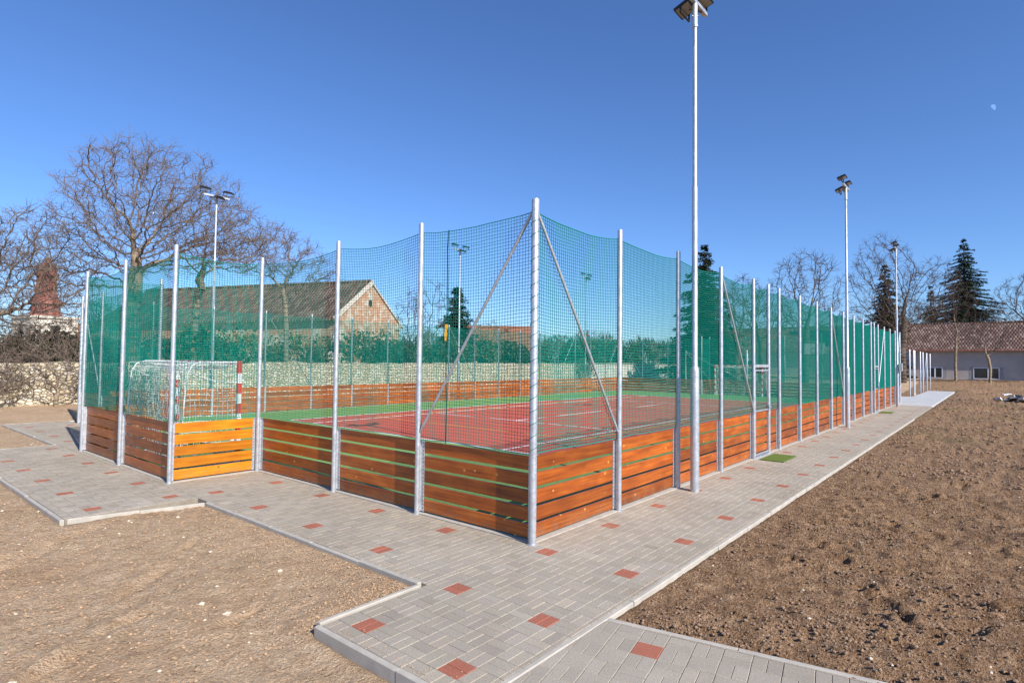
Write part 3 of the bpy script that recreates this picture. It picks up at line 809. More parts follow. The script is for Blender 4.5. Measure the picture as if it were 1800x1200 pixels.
t = thing('basketball_hoop', 'pale basketball backboard with a dark square seen through the fence net', 'hoop', (52.6,8.2,0))
b = MB(); b.lathe([(.08,-.2),(.08,3.4),(.06,3.42)], 12); b.build('pole', M['galv'], t, True)
b = MB(); b.path([(0,0,3.3),(-.8,0,3.5)], .05, 8); b.build('bracket', M['galv'], t)
b = MB(); b.box(-.88,-.9,3.0,-.84,.9,4.1); bo = b.build('backboard', M['white'], t)
b = MB()
for y0, z0, y1, z1 in ((-.9,3.0,.9,3.06),(-.9,4.04,.9,4.1),(-.9,3.06,-.84,4.04),(.84,3.06,.9,4.04),(-.3,3.15,.3,3.2),(-.3,3.55,.3,3.6),(-.3,3.2,-.25,3.55),(.25,3.2,.3,3.55)):
    b.box(-.885,y0,z0,-.8805,y1,z1)
b.build('marking', M['black'], bo)
b = MB(); b.path([(-1.12+.225*math.cos(a),.225*math.sin(a),3.08) for a in np.linspace(0,2*PI,17)], .012, 6); b.path([(-.9,0,3.08),(-.86,0,3.08)], .02, 6); b.build('rim', M['red'], t)

# ------------------------------------------------------------------ walls
b = MB(); rw = random.Random(8)
def wall_run(b, x0, x1, y, h0, h1, th, wob):
    n = int((x1-x0)/.5); vs = []
    for i in range(n+1):
        x = x0+(x1-x0)*i/n; hh = h0+(h1-h0)*i/n+rw.uniform(-wob, wob); dy = rw.uniform(-.03,.03)
        vs += [(x,y+dy,-.3),(x,y+dy+.02,hh*.5),(x,y+dy+.05,hh),(x,y+th,hh+.02),(x,y+th,-.3)]
    fs = []
    for i in range(n):
        for k in range(4): a = i*5+k; fs.append((a, a+5, a+6, a+1))
    fs += [(0,1,2,3,4), tuple(n*5+k for k in (4,3,2,1,0))]
    b.add(vs, fs)
wall_run(b, -16, 43, 26.2, 1.78, 1.97, .5, .06)
tag(b.build('stone_wall', M['rubble']), 'pale rubble stone wall running behind the court', 'wall')
b = MB(); b.box(43.02,26.25,-.3,84,26.65,2.0); 
t = thing('plastered_wall', 'whitewashed wall continuing past the end of the stone wall', 'wall', (43,26.2,0))
b = MB(); b.box(.02,.05,-.3,41,.4,1.98)
for k in range(7): b.box(3+k*6,-.02,-.3,3.4+k*6,.05,1.9)
b.build('wall_face', M['plasterwall'], t)
b = MB()
for k in range(14): b.box(.02+k*2.93,-.06,1.985,2.9+k*2.93,.5,2.07+.01*(k % 3))
b.build('coping', M['cap'], t)

# ------------------------------------------------------------------ buildings
def house(name, label, loc, rz, L, W, eave, ridge, wallm, roofm, cat='house', over=.35, extra=None, base=-.5):
    """ridge along local x from 0 to L, width W along local y centred on 0"""
    t = thing(name, label, cat, loc, rz); hw = W/2
    b = MB(); b.add([(0,-hw,base),(L,-hw,base),(L,hw,base),(0,hw,base),(0,-hw,eave),(L,-hw,eave),(L,hw,eave),(0,hw,eave),(0,0,ridge-.08),(L,0,ridge-.08)],
          [(0,1,5,4),(2,3,7,6),(3,0,4,8,7),(1,2,6,9,5)])
    b.build('wall', wallm, t)
    sl_ = (ridge-eave)/hw; ov = .45; th = .16; b = MB()
    for s_ in (-1, 1):
        y0, z0 = s_*(hw+ov), eave-ov*sl_; n = 14; vs = []
        for k in range(n+1):
            x = -over+(L+2*over)*k/n; dz = -.05*math.sin(PI*k/n)+(.02*math.sin(k*2.1))
            vs += [(x,y0,z0+dz),(x,0,ridge+dz),(x,y0,z0+th+dz),(x,0,ridge+th+dz)]
        fs = []
        for k in range(n):
            a = k*4; fs += [(a,a+4,a+5,a+1),(a+2,a+3,a+7,a+6),(a,a+2,a+6,a+4)]
        fs += [(0,1,3,2),(n*4,n*4+2,n*4+3,n*4+1)]
        b.add(vs, fs)
    rf_ = b.build('roof', roofm, t)
    b = MB(); n = int((L+2*over)/.4)
    for k in range(n):
        x = -over+(L+2*over)*k/n; b.path([(x,0,ridge+th-.02),(x+(L+2*over)/n+.03,0,ridge+th+.01)], [.13,.15], 8)
    b.build('ridge_tiles', roofm, rf_)
    return t, rf_
# old house with a patchy gable
t, rf_ = house('old_house', 'old house with patchy brick and plaster gable and sagging brown tiled roof', (25.9,38.2,0), math.atan2(.933,-.348), 27, 10, 5.5, 8.9, M['gable'], M['roof_l'], over=.06)
b = MB()
for s_ in (-1, 1):
    b.obox((-.09, s_*2.6, 7.15), (.06,0,0), Vector((0,s_*2.75,-1.87)), Vector((0,1.87*.055,2.75*.055)))
b.build('verge', M['verge'], t)
b = MB(); b.lathe([(.0,0),(.24,0),(.24,.05),(.0,.05)], 12); vo = b.build('vent', M['hole'], t); vo.rotation_euler = (0,-PI/2,0); vo.location = (.01,.1,7.1); vo.scale = (1.35,1,1)
b = MB(); b.box(-.12,-5.0,5.0,.3,-4.2,5.55); b.build('eave_corner', M['verge'], t)
b = MB(); b.add([(0,5,-.5),(0,7.2,-.5),(0,5,4.6),(-.5,5,-.5),(-.5,7.2,-.5),(-.5,5,4.6)], [(0,2,1),(3,4,5),(0,3,5,2),(1,2,5,4)]); b.build('buttress', M['verge'], t)
house('farm_building', 'low distant roofs with a terracotta ridge behind the stone wall', (43.6,45.8,0), math.atan2(-.72,.69), 9.5, 9, 3.2, 6.1, M['tower'], M['roof_o'], 'building')
house('brick_house', 'red brick house glimpsed between branches at the left edge', (12.3,64.5,0), math.atan2(1,.15), 12, 5.0, 3.0, 5.0, M['redbrick'], M['roof_o'])
# church
t = thing('church_tower', 'white church tower with a red baroque lantern behind bare branches', 'church', (24.8,147.2,0), R(12))
b = MB(); b.box(-4.1,-4.1,-1,4.1,4.1,9.8); b.box(-4.4,-4.4,9.8,4.4,4.4,10.3)
for s_ in (-1,1):
    for u_ in (-3.4,3.4): b.box(u_-.5, s_*4.1-.12, -1, u_+.5, s_*4.1+.12, 9.79)
b.build('tower_wall', M['tower'], t)
for q4 in ((-.8,-4.16,5.2,.8,-4.06,8.4), (-4.16,-.8,5.2,-4.06,.8,8.4)):
    wb = MB(); wb.box(*q4); wb.build('belfry_opening', M['hole'], t)
b = MB(); b.lathe([(3.0,10.3),(2.7,10.9),(2.4,11.5),(2.4,12.6),(3.05,12.9),(3.0,13.2),(2.3,13.9),(1.9,14.8),(1.85,15.0)], 12); b.build('roof', M['copper'], t)
b = MB()
for k in range(8):
    a = 2*PI*(k+.5)/8; b.path([(1.5*math.cos(a),1.5*math.sin(a),15.0),(1.45*math.cos(a),1.45*math.sin(a),19.0)], .26, 6)
b.lathe([(1.05,15.0),(1.05,19.0)], 8); b.lathe([(1.85,18.6),(2.05,19.0),(2.1,19.3),(1.6,19.6)], 12); b.build('lantern', M['copper'], t)
b = MB(); b.lathe([(1.6,19.5),(1.8,20.0),(1.5,20.7),(.9,21.2),(.5,21.6),(.35,22.2),(.08,22.9)], 12); b.path([(0,0,22.8),(0,0,24.0)], .06, 6); b.box(-.35,-.05,23.5,.35,.05,23.6)
b.build('spire', M['copper'], t)
b = MB(); b.box(4.3,-4,-1,22,6,6.0); b.build('nave_wall', M['tower'], t)
b = MB(); b.add([(4.2,-4.4,5.9),(22.3,-4.4,5.9),(22.3,1,9.4),(4.2,1,9.4),(4.2,6.4,5.9),(22.3,6.4,5.9)], [(0,1,2,3),(3,2,5,4),(0,3,4),(1,5,2)]); b.build('nave_roof', M['roof_o'], t)

# long grey building on the right: wall at x = 94 running along y
t = thing('grey_building', 'long low grey building with a speckled red tiled roof at the right edge', 'building', (94,0,0))
Y0, Y1, EV = -52, 34, 4.35
b = MB(); b.box(0,Y0,-.3,9,Y1,EV); b.build('wall', M['wallgrey'], t)
b = MB(); n = 60; vs = []
for k in range(n+1):
    y = Y0-.3+(Y1-Y0+.6)*k/n; dz = .05*math.sin(k*1.3)+.04*math.sin(k*.37)
    vs += [(-.55,y,EV-.12+dz*.5),(4.5,y,8.05+dz),(9.5,y,EV-.1),(-.55,y,EV+.06+dz*.5),(4.5,y,8.25+dz),(9.5,y,EV+.1)]
fs = []
for k in range(n):
    a = k*6; fs += [(a+3,a+9,a+10,a+4),(a+4,a+10,a+11,a+5),(a,a+1,a+7,a+6),(a,a+6,a+9,a+3),(a+1,a+2,a+8,a+7)]
fs += [(0,3,4,1),(1,4,5,2)]
b.add(vs, fs); rb = b.build('roof', M['roof_r'], t)
b = MB()
for k in range(210):
    y = Y0+k*.41; b.path([(4.5,y,8.22+.05*math.sin(k*.19)),(4.5,y+.43,8.25+.05*math.sin(k*.19))], [.13,.16], 6)
b.build('ridge_tiles', M['roof_r'], rb)
b = MB(); b.box(4.0,7.2,7.6,4.9,8.1,9.3); b.box(3.9,7.1,9.3,5.0,8.2,9.45); b.build('chimney', M['redbrick'], rb)
b = MB(); b.path([(-.6,Y0,EV-.1),(-.6,Y1,EV-.1)], .08, 8); b.build('gutter', M['drain'], rb)
def window(y, w_, zb, h_, panes):
    fm = MB(); x = -.03
    fm.box(x-.02,y-w_/2,zb,x+.05,y-w_/2+.09,zb+h_); fm.box(x-.02,y+w_/2-.09,zb,x+.05,y+w_/2,zb+h_)
    fm.box(x-.02,y-w_/2+.09,zb,x+.05,y+w_/2-.09,zb+.09); fm.box(x-.02,y-w_/2+.09,zb+h_-.09,x+.05,y+w_/2-.09,zb+h_)
    for m_ in panes: fm.box(x-.021,y-w_/2+w_*m_-.08,zb+.09,x+.05,y-w_/2+w_*m_+.08,zb+h_-.09)
    f_ = fm.build('window', M['frame'], t)
    g = MB(); g.box(x+.0,y-w_/2+.09,zb+.09,x+.02,y+w_/2-.09,zb+h_-.09); g.build('pane', M['pane'], f_)
    for ya, yb in ((y-w_/2-.42, y-w_/2-.02), (y+w_/2+.02, y+w_/2+.42)):
        g = MB(); g.box(-.012,ya,zb-.05,-.002,yb,zb+h_+.1); g.build('surround', M['reveal'], f_)
for yy, ww, ps in ((2.2,1.7,(.5,)), (-3.3,2.7,(.42,)), (12,1.7,(.5,)), (-13.5,2.7,(.4,)), (-22,1.7,(.5,))): window(yy, ww, .5, 1.5, ps)
b = MB(); b.path([(-.1,-7.3,EV-.2),(-.1,-7.3,.2)], .09, 8); b.build('downpipe', M['drain'], t)
b = MB(); b.bbox(-.7,-9.0,2.2,0,-7.9,4.0,.02); b.path([(-.35,-7.75,4.2),(-.35,-7.75,1.6)], .06, 8); b.build('meter_cabinet', M['cream'], t)

# ------------------------------------------------------------------ trees
def colonize(rng, base, att, step=.3, infl=2.2, kill=.55, trunk=None, iters=140, jit=.22, trop=0.):
    pos = [np.array(base, float)]; par = [-1]
    for p in (trunk or []):
        a = pos[-1]; b_ = np.array(p, float); n = max(1, int(np.linalg.norm(b_-a)/step))
        for k in range(n): pos.append(a+(b_-a)*(k+1)/n); par.append(len(pos)-2)
    P = np.array(pos); A = np.array(att)
    def near(A, P, off):
        d = np.linalg.norm(A[:, None]-P[None], axis=2); i = d.argmin(1); return d[np.arange(len(A)), i], i+off
    dist, idx = near(A, P, 0); nodes = list(P)
    for it in range(iters):
        if len(A) == 0: break
        act = dist < infl
        if not act.any():
            j = dist.argmin(); act = np.zeros(len(A), bool); act[j] = True
        N_ = np.array(nodes)
        d = A[act]-N_[idx[act]]; d /= np.linalg.norm(d, axis=1, keepdims=True)+1e-9
        acc = {}
        for k, v in zip(idx[act], d): acc[k] = acc.get(k, 0)+v
        new = []; o = len(nodes)
        for k, v in acc.items():
            v = v/(np.linalg.norm(v)+1e-9)+np.array([rng.gauss(0,jit),rng.gauss(0,jit),rng.gauss(0,jit)+trop]); v /= np.linalg.norm(v)+1e-9
            nodes.append(nodes[k]+v*step); par.append(int(k)); new.append(nodes[-1])
        nd, ni = near(A, np.array(new), o)
        m_ = nd < dist; dist = np.where(m_, nd, dist); idx = np.where(m_, ni, idx)
        kp = dist > kill; A, dist, idx = A[kp], dist[kp], idx[kp]
    return np.array(nodes), par

def ell(rng, c, s, n, shell=.0):
    out = []
    while len(out) < n:
        p = np.array([rng.uniform(-1,1) for _ in range(3)]); r = np.linalg.norm(p)
        if r <= 1 and r >= shell*rng.random(): out.append((c[0]+p[0]*s[0], c[1]+p[1]*s[1], c[2]+p[2]*s[2]))
    return out

class TubeB:
    def __init__(s): s.v = []; s.f = []
    def seg(s, p, q, r0, r1, n):
        d = q-p; L = np.linalg.norm(d)
        if L < 1e-6: return
        d = d/L; ref = np.array([0,0,1.]) if abs(d[2]) < .9 else np.array([1.,0,0])
        u = np.cross(d, ref); u /= np.linalg.norm(u); w_ = np.cross(d, u); o = len(s.v)
        for c, r in ((p-d*r0*.3, r0), (q+d*r1*.3, r1)):
            for k in range(n):
                a = 2*PI*k/n; s.v.append(c+(u*math.cos(a)+w_*math.sin(a))*r)
        for k in range(n): j = (k+1) % n; s.f.append((o+k, o+j, o+n+j, o+n+k))
    def build(s, name, mat, parent):
        me = bpy.data.meshes.new(name); me.from_pydata([tuple(v) for v in s.v], [], s.f); me.materials.append(mat)
        me.polygons.foreach_set('use_smooth', np.ones(len(s.f), dtype=bool)); me.update()
        return link(name, me, parent)

def bare_tree(label, base, att, seed, trunk, tip=.012, expo=2.25, rmax=.35, twigs=2, tl=(.35,.7), bark='bark', twig='twig', name='bare_tree', group=None, thick=.05, tw=.007, **kw):
    rng = random.Random(seed)
    t = thing(name, label, 'tree', base, 0, group)
    loc = lambda p: (p[0]-base[0], p[1]-base[1], p[2]-base[2])
    N_, par = colonize(rng, (0,0,-.3), [loc(p) for p in att], trunk=[loc(p) for p in trunk], **kw)
    n = len(N_); acc = np.zeros(n); kids = [0]*n
    for i in range(n-1, -1, -1):
        if kids[i] == 0: acc[i] = tip**expo
        if par[i] >= 0: acc[par[i]] += acc[i]; kids[par[i]] += 1
    rad = acc**(1/expo); k0 = 2.2*tip; mx = max(rad.max(), k0*1.5)
    rad = np.where(rad > k0, k0+(rmax-k0)*np.clip((rad-k0)/(mx-k0), 0, 1)**1.45, rad)
    big, small = TubeB(), TubeB()
    for i in range(1, n):
        p = par[i]; r0 = min(rad[p], rad[i]*1.35); r1 = rad[i]
        if rad[i] > thick: big.seg(N_[p], N_[i], r0, r1, 8 if rad[i] > .1 else 6)
        else: small.seg(N_[p], N_[i], r0, r1, 4)
        if rad[i] < .03:
            dirn = N_[i]-N_[p]; dirn = dirn/(np.linalg.norm(dirn)+1e-9)
            for k in range(twigs if kids[i] else twigs+2):
                a = dirn*.6+np.array([rng.gauss(0,.6),rng.gauss(0,.6),rng.gauss(.15,.5)]); a /= np.linalg.norm(a)
                L = rng.uniform(*tl); q1 = N_[i]+a*L*.5; a2 = a+np.array([rng.gauss(0,.3),rng.gauss(0,.3),rng.gauss(.2,.3)]); a2 /= np.linalg.norm(a2); q2 = q1+a2*L*.5
                small.seg(N_[i], q1, tw, tw*.8, 3); small.seg(q1, q2, tw*.8, tw*.5, 3)
                if rng.random() < .5:
                    a3 = a+np.array([rng.gauss(0,.7),rng.gauss(0,.7),rng.gauss(0,.6)]); a3 /= np.linalg.norm(a3); small.seg(q1, q1+a3*L*.45, tw*.7, tw*.45, 3)
    big.build('trunk', M[bark], t); small.build('crown', M[twig], t)
    return t

rt_ = random.Random(77)
# walnut behind the wall
c = (4.4, 27.9)
def PXY(lat, dep): return (-5.335+.6400*lat+.7684*dep, -4.108-.7684*lat+.6400*dep)   # metres right of / away from the place the picture was taken
att = ell(rt_, (*PXY(-17.4,28), 9.2), (4.4,4.4,3.4), 1250, .5)+ell(rt_, (*PXY(-19.4,28), 8.2), (3.0,3.,2.2), 330)+ell(rt_, (*PXY(-14.6,28), 8.0), (3.2,3,1.7), 260)
att += ell(rt_, (*PXY(-22.5,27), 6.0), (2.8,2.5,1.3), 200)
bare_tree('big spreading bare walnut tree, tallest on the left', (*c,0), att, 5, [(*PXY(-18.3,28), 2.0),(*PXY(-18.4,28), 4.6),(*PXY(-18.3,28), 6.6)], tip=.011, rmax=.34, twigs=3, tl=(.3,.65), tw=.0065, step=.22, infl=2.0, kill=.36, jit=.30)
c = PXY(-17.1,31)
att = ell(rt_, (*PXY(-14.5,31), 8.2), (3.2,3,2.0), 240)+ell(rt_, (*PXY(-17.2,31), 9.2), (2.4,2.4,2.2), 130)
bare_tree('bare tree with a forked trunk close behind the walnut', (*c,0), att, 6, [(*PXY(-17.0,31), 4.5),(*PXY(-16.9,31), 5.6)], tip=.010, rmax=.20, twigs=3, tl=(.3,.6), tw=.008, step=.26, infl=2.0, kill=.5, jit=.28)
c = PXY(-24.5,25)
att = ell(rt_, (*PXY(-21.6,25), 5.6), (3.4,3,2.9), 900, .3)+ell(rt_, (*PXY(-20.2,25), 4.2), (2.6,2,1.0), 280)+ell(rt_, (*PXY(-21,25), 7.6), (1.6,1.6,1.3), 90)
bare_tree('bare tree reaching in from the left edge over the church', (*c,0), att, 9, [(*PXY(-24.3,25), 1.6),(*PXY(-23.6,25), 3.0)], tip=.011, rmax=.22, twigs=3, tl=(.3,.6), tw=.008, step=.22, infl=1.9, kill=.36, jit=.30)
c = PXY(-13.2,34)
att = ell(rt_, (*PXY(-14.0,34), 8.2), (3.0,2.8,1.7), 320, .2)+ell(rt_, (*PXY(-12.0,34), 7.3), (2.2,2.2,1.2), 110)
bare_tree('bare tree crown showing above the net right of the walnut', (*c,0), att, 12, [(*PXY(-13.3,34), 4.0),(*PXY(-13.4,34), 5.6)], tip=.010, rmax=.15, twigs=3, tl=(.35,.65), tw=.008, step=.25, infl=2.0, kill=.42, jit=.26)
# low bush by the wall
c = (1.0, 25.4)
att = ell(rt_, (1.0,25.5,1.6), (1.9,.8,1.0), 170)+ell(rt_, (2.2,25.6,1.1), (1.4,.6,.7), 60)
bare_tree('small bare bush with a pale stem against the stone wall', (*c,0), att, 15, [(1.0,25.4,.45)], tip=.008, rmax=.09, twigs=2, tl=(.25,.5), tw=.006, name='bare_bush', step=.14, infl=1.2, kill=.25, jit=.3, thick=.03)
for lat, dep, hh, sp, sd, lb in ((-6.2,45,7.2,(2.0,2,3.6),21,'tall thin bare tree right of the brick gable'), (-8.3,48,7.4,(1.9,1.9,2.6),22,'bare tree touching the gable roof edge'),
                             (10.2,70,6.0,(5.0,3,1.6),23,'low wide bare thicket tree on the horizon beyond the court'), (-2.4,60,6.4,(3.6,2,1.7),24,'low bare tree over the terracotta roofs')):
    x, y = PXY(lat, dep); zc = 2+(hh-2)*.6
    bare_tree(lb, (x,y,0), ell(rt_, (x,y,zc), sp, 230), sd, [(x,y,1.6)], tip=.016, rmax=.16, twigs=2, tl=(.4,.8), tw=.010, bark='dbark', twig='dtwig', step=.34, infl=2.4, kill=.6, jit=.2, trop=.25)
# right hand side
def rtree(label, lat, dep, sd, blobs, trunk, **kw):
    x, y = PXY(lat, dep); att = []
    for (dl, dz, sx, sz, n) in blobs:
        a = PXY(lat+dl, dep); att += ell(rt_, (*a, dz), (sx, sx, sz), int(n*1.5), .2)
    d = dict(tip=.018, rmax=.3, twigs=3, tl=(.5,1.1), tw=.014, bark='dbark', twig='dtwig', step=.42, infl=3.0, kill=.75, jit=.16, trop=.22); d.update(kw)
    bare_tree(label, (x,y,0), att, sd, [(*PXY(lat+a, dep), b_) for a, b_ in trunk], **d)
rtree('rounded bare tree rising above the green net', 27.9, 55, 31, [(.2,9.2,3.3,3.8,420),(-1.6,6.6,2.2,1.6,90),(2,6.6,2.2,1.6,90)], [(0,3.0),(.1,5.0)])
rtree('biggest bare tree on the right with a thick leaning trunk', 47.2, 70, 32, [(-2.2,12.5,4.2,5.6,420),(3.8,11.5,3.2,4.0,200),(-.5,8.2,5.4,2.4,200),(6.0,13.2,1.5,1.5,40)], [(-.1,4.0),(.3,7.2)], rmax=.46)
rtree('bare tree behind the net right of the dark spruce', 21.4, 55, 33, [(.3,7.2,2.9,3.4,330)], [(0,2.6)])
rtree('broad bare tree behind the net, low crown', 25.8, 60, 34, [(.0,7.4,3.4,2.8,300)], [(0,2.2)], rmax=.24)
rtree('slim bare tree with a pale trunk before the grey building', 55.2, 72, 35, [(.4,8.8,2.6,4.2,260)], [(-.05,2.5),(.1,5.6)], rmax=.15, bark='bark', tip=.014, tw=.012)
rtree('short bare tree with a crooked trunk before the low windows', 56.1, 68, 36, [(.0,5.8,2.6,2.2,150),(-1.4,5.0,1.2,.9,40)], [(.1,1.8),(-.1,3.0)], rmax=.15, bark='bark', tip=.014, tw=.012)
rtree('bare tree cut by the right edge above the roof', 85.5, 95, 37, [(.5,12.5,6,5.6,420),(-4,11,3,2.4,110)], [(0,5),(0,8)], rmax=.36, tw=.016, tip=.022)
rtree('thin bare sapling cluster beside the small spruce', 66, 98, 38, [(.0,10.5,3,3.4,150)], [(0,6)], rmax=.2, tw=.016, tip=.02)
rtree('bare tree behind the roof between the two spruces', 74.5, 104, 39, [(.0,11.,4.5,3.4,220)], [(0,6)], rmax=.26, tw=.017, tip=.022)
rtree('bare tree low behind the roof under the tall spruce', 88, 112, 40, [(.0,10.,5,3.,200)], [(0,6)], rmax=.26, tw=.018, tip=.022)

def spruce(label, lat, dep, H, Rb, z0, seed, mat='needle', layers=26, droop=.35, name='spruce_tree', gap=.0):
    rng = random.Random(seed); x, y = PXY(lat, dep)
    t = thing(name, label, 'tree', (x,y,0))
    b = MB(); b.path([(0,0,-.3),(0,0,H*.5),(0,0,H*.97)], [.02*H, .012*H, .03], 8); b.build('trunk', M['dbark'], t)
    V = []; F = []
    for k in range(layers):
        f = k/(layers-1); zz = z0+(H-z0)*(1-(1-f)**.9) if f < 1 else H
        Rk = Rb*(1-f)**.68*rng.uniform(.75,1.12)+.2; nbz = max(6, int(15*(1-f)+5))
        for j in range(nbz):
            if rng.random() < gap: continue
            a = 2*PI*(j+rng.random())/nbz; L = Rk*rng.uniform(.6,1.12); n = max(3, int(L/.22))
            z1 = zz+rng.uniform(-.25,.25)
            for i in range(n):
                u = (i+.6)/n; r_ = L*u; zc = z1-droop*L*(u**1.2)*.6+.22*droop*L*max(0,u-.75)*4*.4
                wid = (.34+.55*(1-u)*min(1,L/2.2))
                for q_ in range(10):
                    sd = rng.uniform(-1,1)*wid; cx = r_*math.cos(a)-sd*math.sin(a); cy = r_*math.sin(a)+sd*math.cos(a)
                    s1 = rng.uniform(.13,.29); an = a+rng.uniform(-.9,.9); dz = rng.uniform(-.22,.02)
                    ax = np.array([math.cos(an),math.sin(an),dz-.25])*s1*1.25; bx = np.array([-math.sin(an),math.cos(an),rng.uniform(-.5,.5)])*s1*.42
                    c_ = np.array([cx,cy,zc+rng.uniform(-.18,.1)]); o = len(V)
                    V += [c_-ax*.3, c_+bx, c_+ax, c_-bx]; F.append((o,o+1,o+2,o+3))
    V += [np.array([-.06,0,H*.97]), np.array([.06,0,H*.97]), np.array([0,.05,H+.35])]; F.append((len(V)-3,len(V)-2,len(V)-1))
    me = bpy.data.meshes.new('crown'); me.from_pydata([tuple(v) for v in V], [], F); me.materials.append(M[mat]); me.update(); link('crown', me, t)
spruce('dark spruce rising behind the net left of centre right', 20.0, 60, 14.2, 5.2, 1.0, 51, 'needle', 30)
spruce('brownish narrow spruce standing inside the big bare tree', 54.9, 85, 17.0, 4.1, 1.5, 52, 'needle_brown', 30, .5, gap=.1)
spruce('tall full dark spruce behind the grey building', 82.3, 105, 25.2, 9.0, 3.0, 53, 'needle', 38, .45, gap=.06)
spruce('small sparse spruce between the taller two', 72.5, 100, 15.8, 2.8, 3.0, 54, 'needle_brown', 22, .5, gap=.35)
spruce('rounded dark conifer behind the far fence', -4.8, 50, 8.4, 2.5, .5, 55, 'needle', 24, .1, 'conifer_tree')

def shrub(label, x, y, rx, ry, hh, seed, mat, n=1500, name='evergreen_shrub', grp='shrubs behind the stone wall', ls=(.06,.15)):
    rng = random.Random(seed); t = thing(name, label, 'shrub', (x,y,0), 0, grp)
    b = MB()
    for k in range(7):
        a = rng.uniform(0,6.3); e = (rx*.55*math.cos(a), ry*.55*math.sin(a), hh*rng.uniform(.6,.95)); b.path([(.1*math.cos(a),.1*math.sin(a),-.2),(e[0]*.4,e[1]*.4,e[2]*.5),e], [.04,.028,.01], 5)
    b.build('stem', M['dbark'], t)
    cl = [(rng.uniform(-.75,.75)*rx, rng.uniform(-.7,.7)*ry, rng.uniform(.25,.85)*hh, rng.uniform(.28,.5)) for _ in range(13)]
    V = []; F = []
    for k in range(n):
        c_ = cl[rng.randrange(len(cl))]; p = np.array([rng.gauss(0,1) for _ in range(3)]); p /= np.linalg.norm(p)+1e-9; p *= rng.random()**.4*c_[3]*hh*.5
        q_ = np.array([c_[0]+p[0]*1.3, c_[1]+p[1], c_[2]+p[2]])
        if q_[2] < .05: continue
        s1 = rng.uniform(*ls); u = np.array([rng.gauss(0,1) for _ in range(3)]); u /= np.linalg.norm(u); w_ = np.cross(u, [rng.gauss(0,1) for _ in range(3)]); w_ /= np.linalg.norm(w_)+1e-9
        o = len(V); V += [q_-u*s1, q_+w_*s1*.5, q_+u*s1, q_-w_*s1*.5]; F.append((o,o+1,o+2,o+3))
    me = bpy.data.meshes.new('foliage'); me.from_pydata([tuple(v) for v in V], [], F); me.materials.append(M[mat]); me.update(); link('foliage', me, t)
c = (2.4, 27.4)
att = ell(rt_, (2.2,27.4,2.6), (2.2,.8,1.3), 260)+ell(rt_, (.6,27.3,2.2), (1.2,.6,.8), 90)
bare_tree('brown thicket of bare twigs looking over the wall under the church', (*c,0), att, 16, [(2.4,27.4,1.3)], tip=.009, rmax=.08, twigs=3, tl=(.3,.6), tw=.007, name='bare_bush', step=.17, infl=1.2, kill=.26, jit=.3, thick=.04, bark='twig')
for (bx, by, rx_, hz_, nn, sd, lb) in ((2.7,25.3,1.2,.75,150,17,'low bare brush at the foot of the stone wall by the fence corner'), (-1.2,25.5,1.5,.8,150,18,'low bare brush against the stone wall at the left edge'), (-.2,27.5,1.8,1.0,170,19,'bare thorny twigs hanging over the wall beside the juniper')):
    bare_tree(lb, (bx,by,0), ell(rt_, (bx,by,.35+hz_*(1 if by < 26 else 2.1)), (rx_,.6,hz_), int(nn*1.6)), sd, [(bx,by,.3)]+([(bx,by,1.4)] if by > 26 else []), tip=.010, rmax=.06, twigs=4, tl=(.3,.6), tw=.008, name='bare_bush', step=.14, infl=1.2, kill=.22, jit=.32, thick=.03, bark='dbark', twig='twig', group='bare bushes along the stone wall')
SH = [(.2,29.6,1.9,1.2,3.3,'leaf','dark juniper shrub behind the wall at the left edge'),
      (5.2,28.6,1.9,1.2,3.6,'leaf','evergreen shrub behind the goal recess, over the wall'), (8.0,28.9,2.0,1.2,4.1,'leaf','tall evergreen shrub left of the brown roof eave'),
      (11.0,28.7,2.1,1.2,3.9,'leaf_y','yellowish shrub in front of the old house eave'), (14.2,28.8,2.1,1.2,4.0,'leaf_y','yellow green shrub below the brown roof'),
      (17.8,28.7,2.2,1.3,4.2,'leaf','evergreen shrub covering the foot of the brick gable'), (21.0,28.9,1.9,1.2,3.7,'leaf','dark shrub right of the gable foot'),
      (25.5,28.9,2.3,1.2,3.6,'leaf','shrub beneath the rounded conifer'), (30.5,29.0,2.6,1.2,3.6,'leaf_y','sparse yellowish shrub below the terracotta roofs'),
      (36.5,29.0,2.8,1.3,3.9,'leaf','dark shrub under the low distant roofs'), (43.5,29.5,3.0,1.4,4.2,'leaf','shrub where the stone wall meets the white wall'),
      (2.6,29.4,1.7,1.2,3.6,'leaf','evergreen shrub between the juniper and the goal recess'), (9.6,29.9,2.2,1.0,4.5,'leaf','dark shrub standing behind the yellowish pair'),
      (23.2,29.6,1.9,1.2,4.0,'leaf','dark shrub left of the rounded conifer'), (28.1,29.7,2.0,1.2,3.9,'leaf','dark shrub right of the rounded conifer'), (33.6,30.0,2.4,1.2,4.1,'leaf','dark shrub in front of the terracotta ridge'),
      (39.9,30.2,2.6,1.3,4.2,'leaf_y','olive shrub under the right end of the low roofs'), (47.8,31.0,3.0,1.5,4.6,'leaf','dark shrub behind the left part of the white wall'), (57.,32.0,3.6,1.6,5.2,'leaf','dark hedge shrub beyond the wide brownish one'),
      (52.,30.5,3.6,1.6,4.8,'leaf_y','wide brownish hedge shrub over the white wall'), (62,31.5,4.2,1.8,5.2,'leaf','wide dark hedge shrub left of the big spruce')]
for i, (x, y, rx, ry, hh, mt, lb) in enumerate(SH): shrub(lb, x, y, rx*1.1, ry, hh*.96, 100+i, mt, 3000, ls=(.06,.16) if x < 25 else (.1,.24))
shrub('pale dry shrub leaning over the end of the stone wall', 41.2, 25.4, .9, .5, 2.7, 140, 'leaf_y', 420, 'dry_shrub', None)

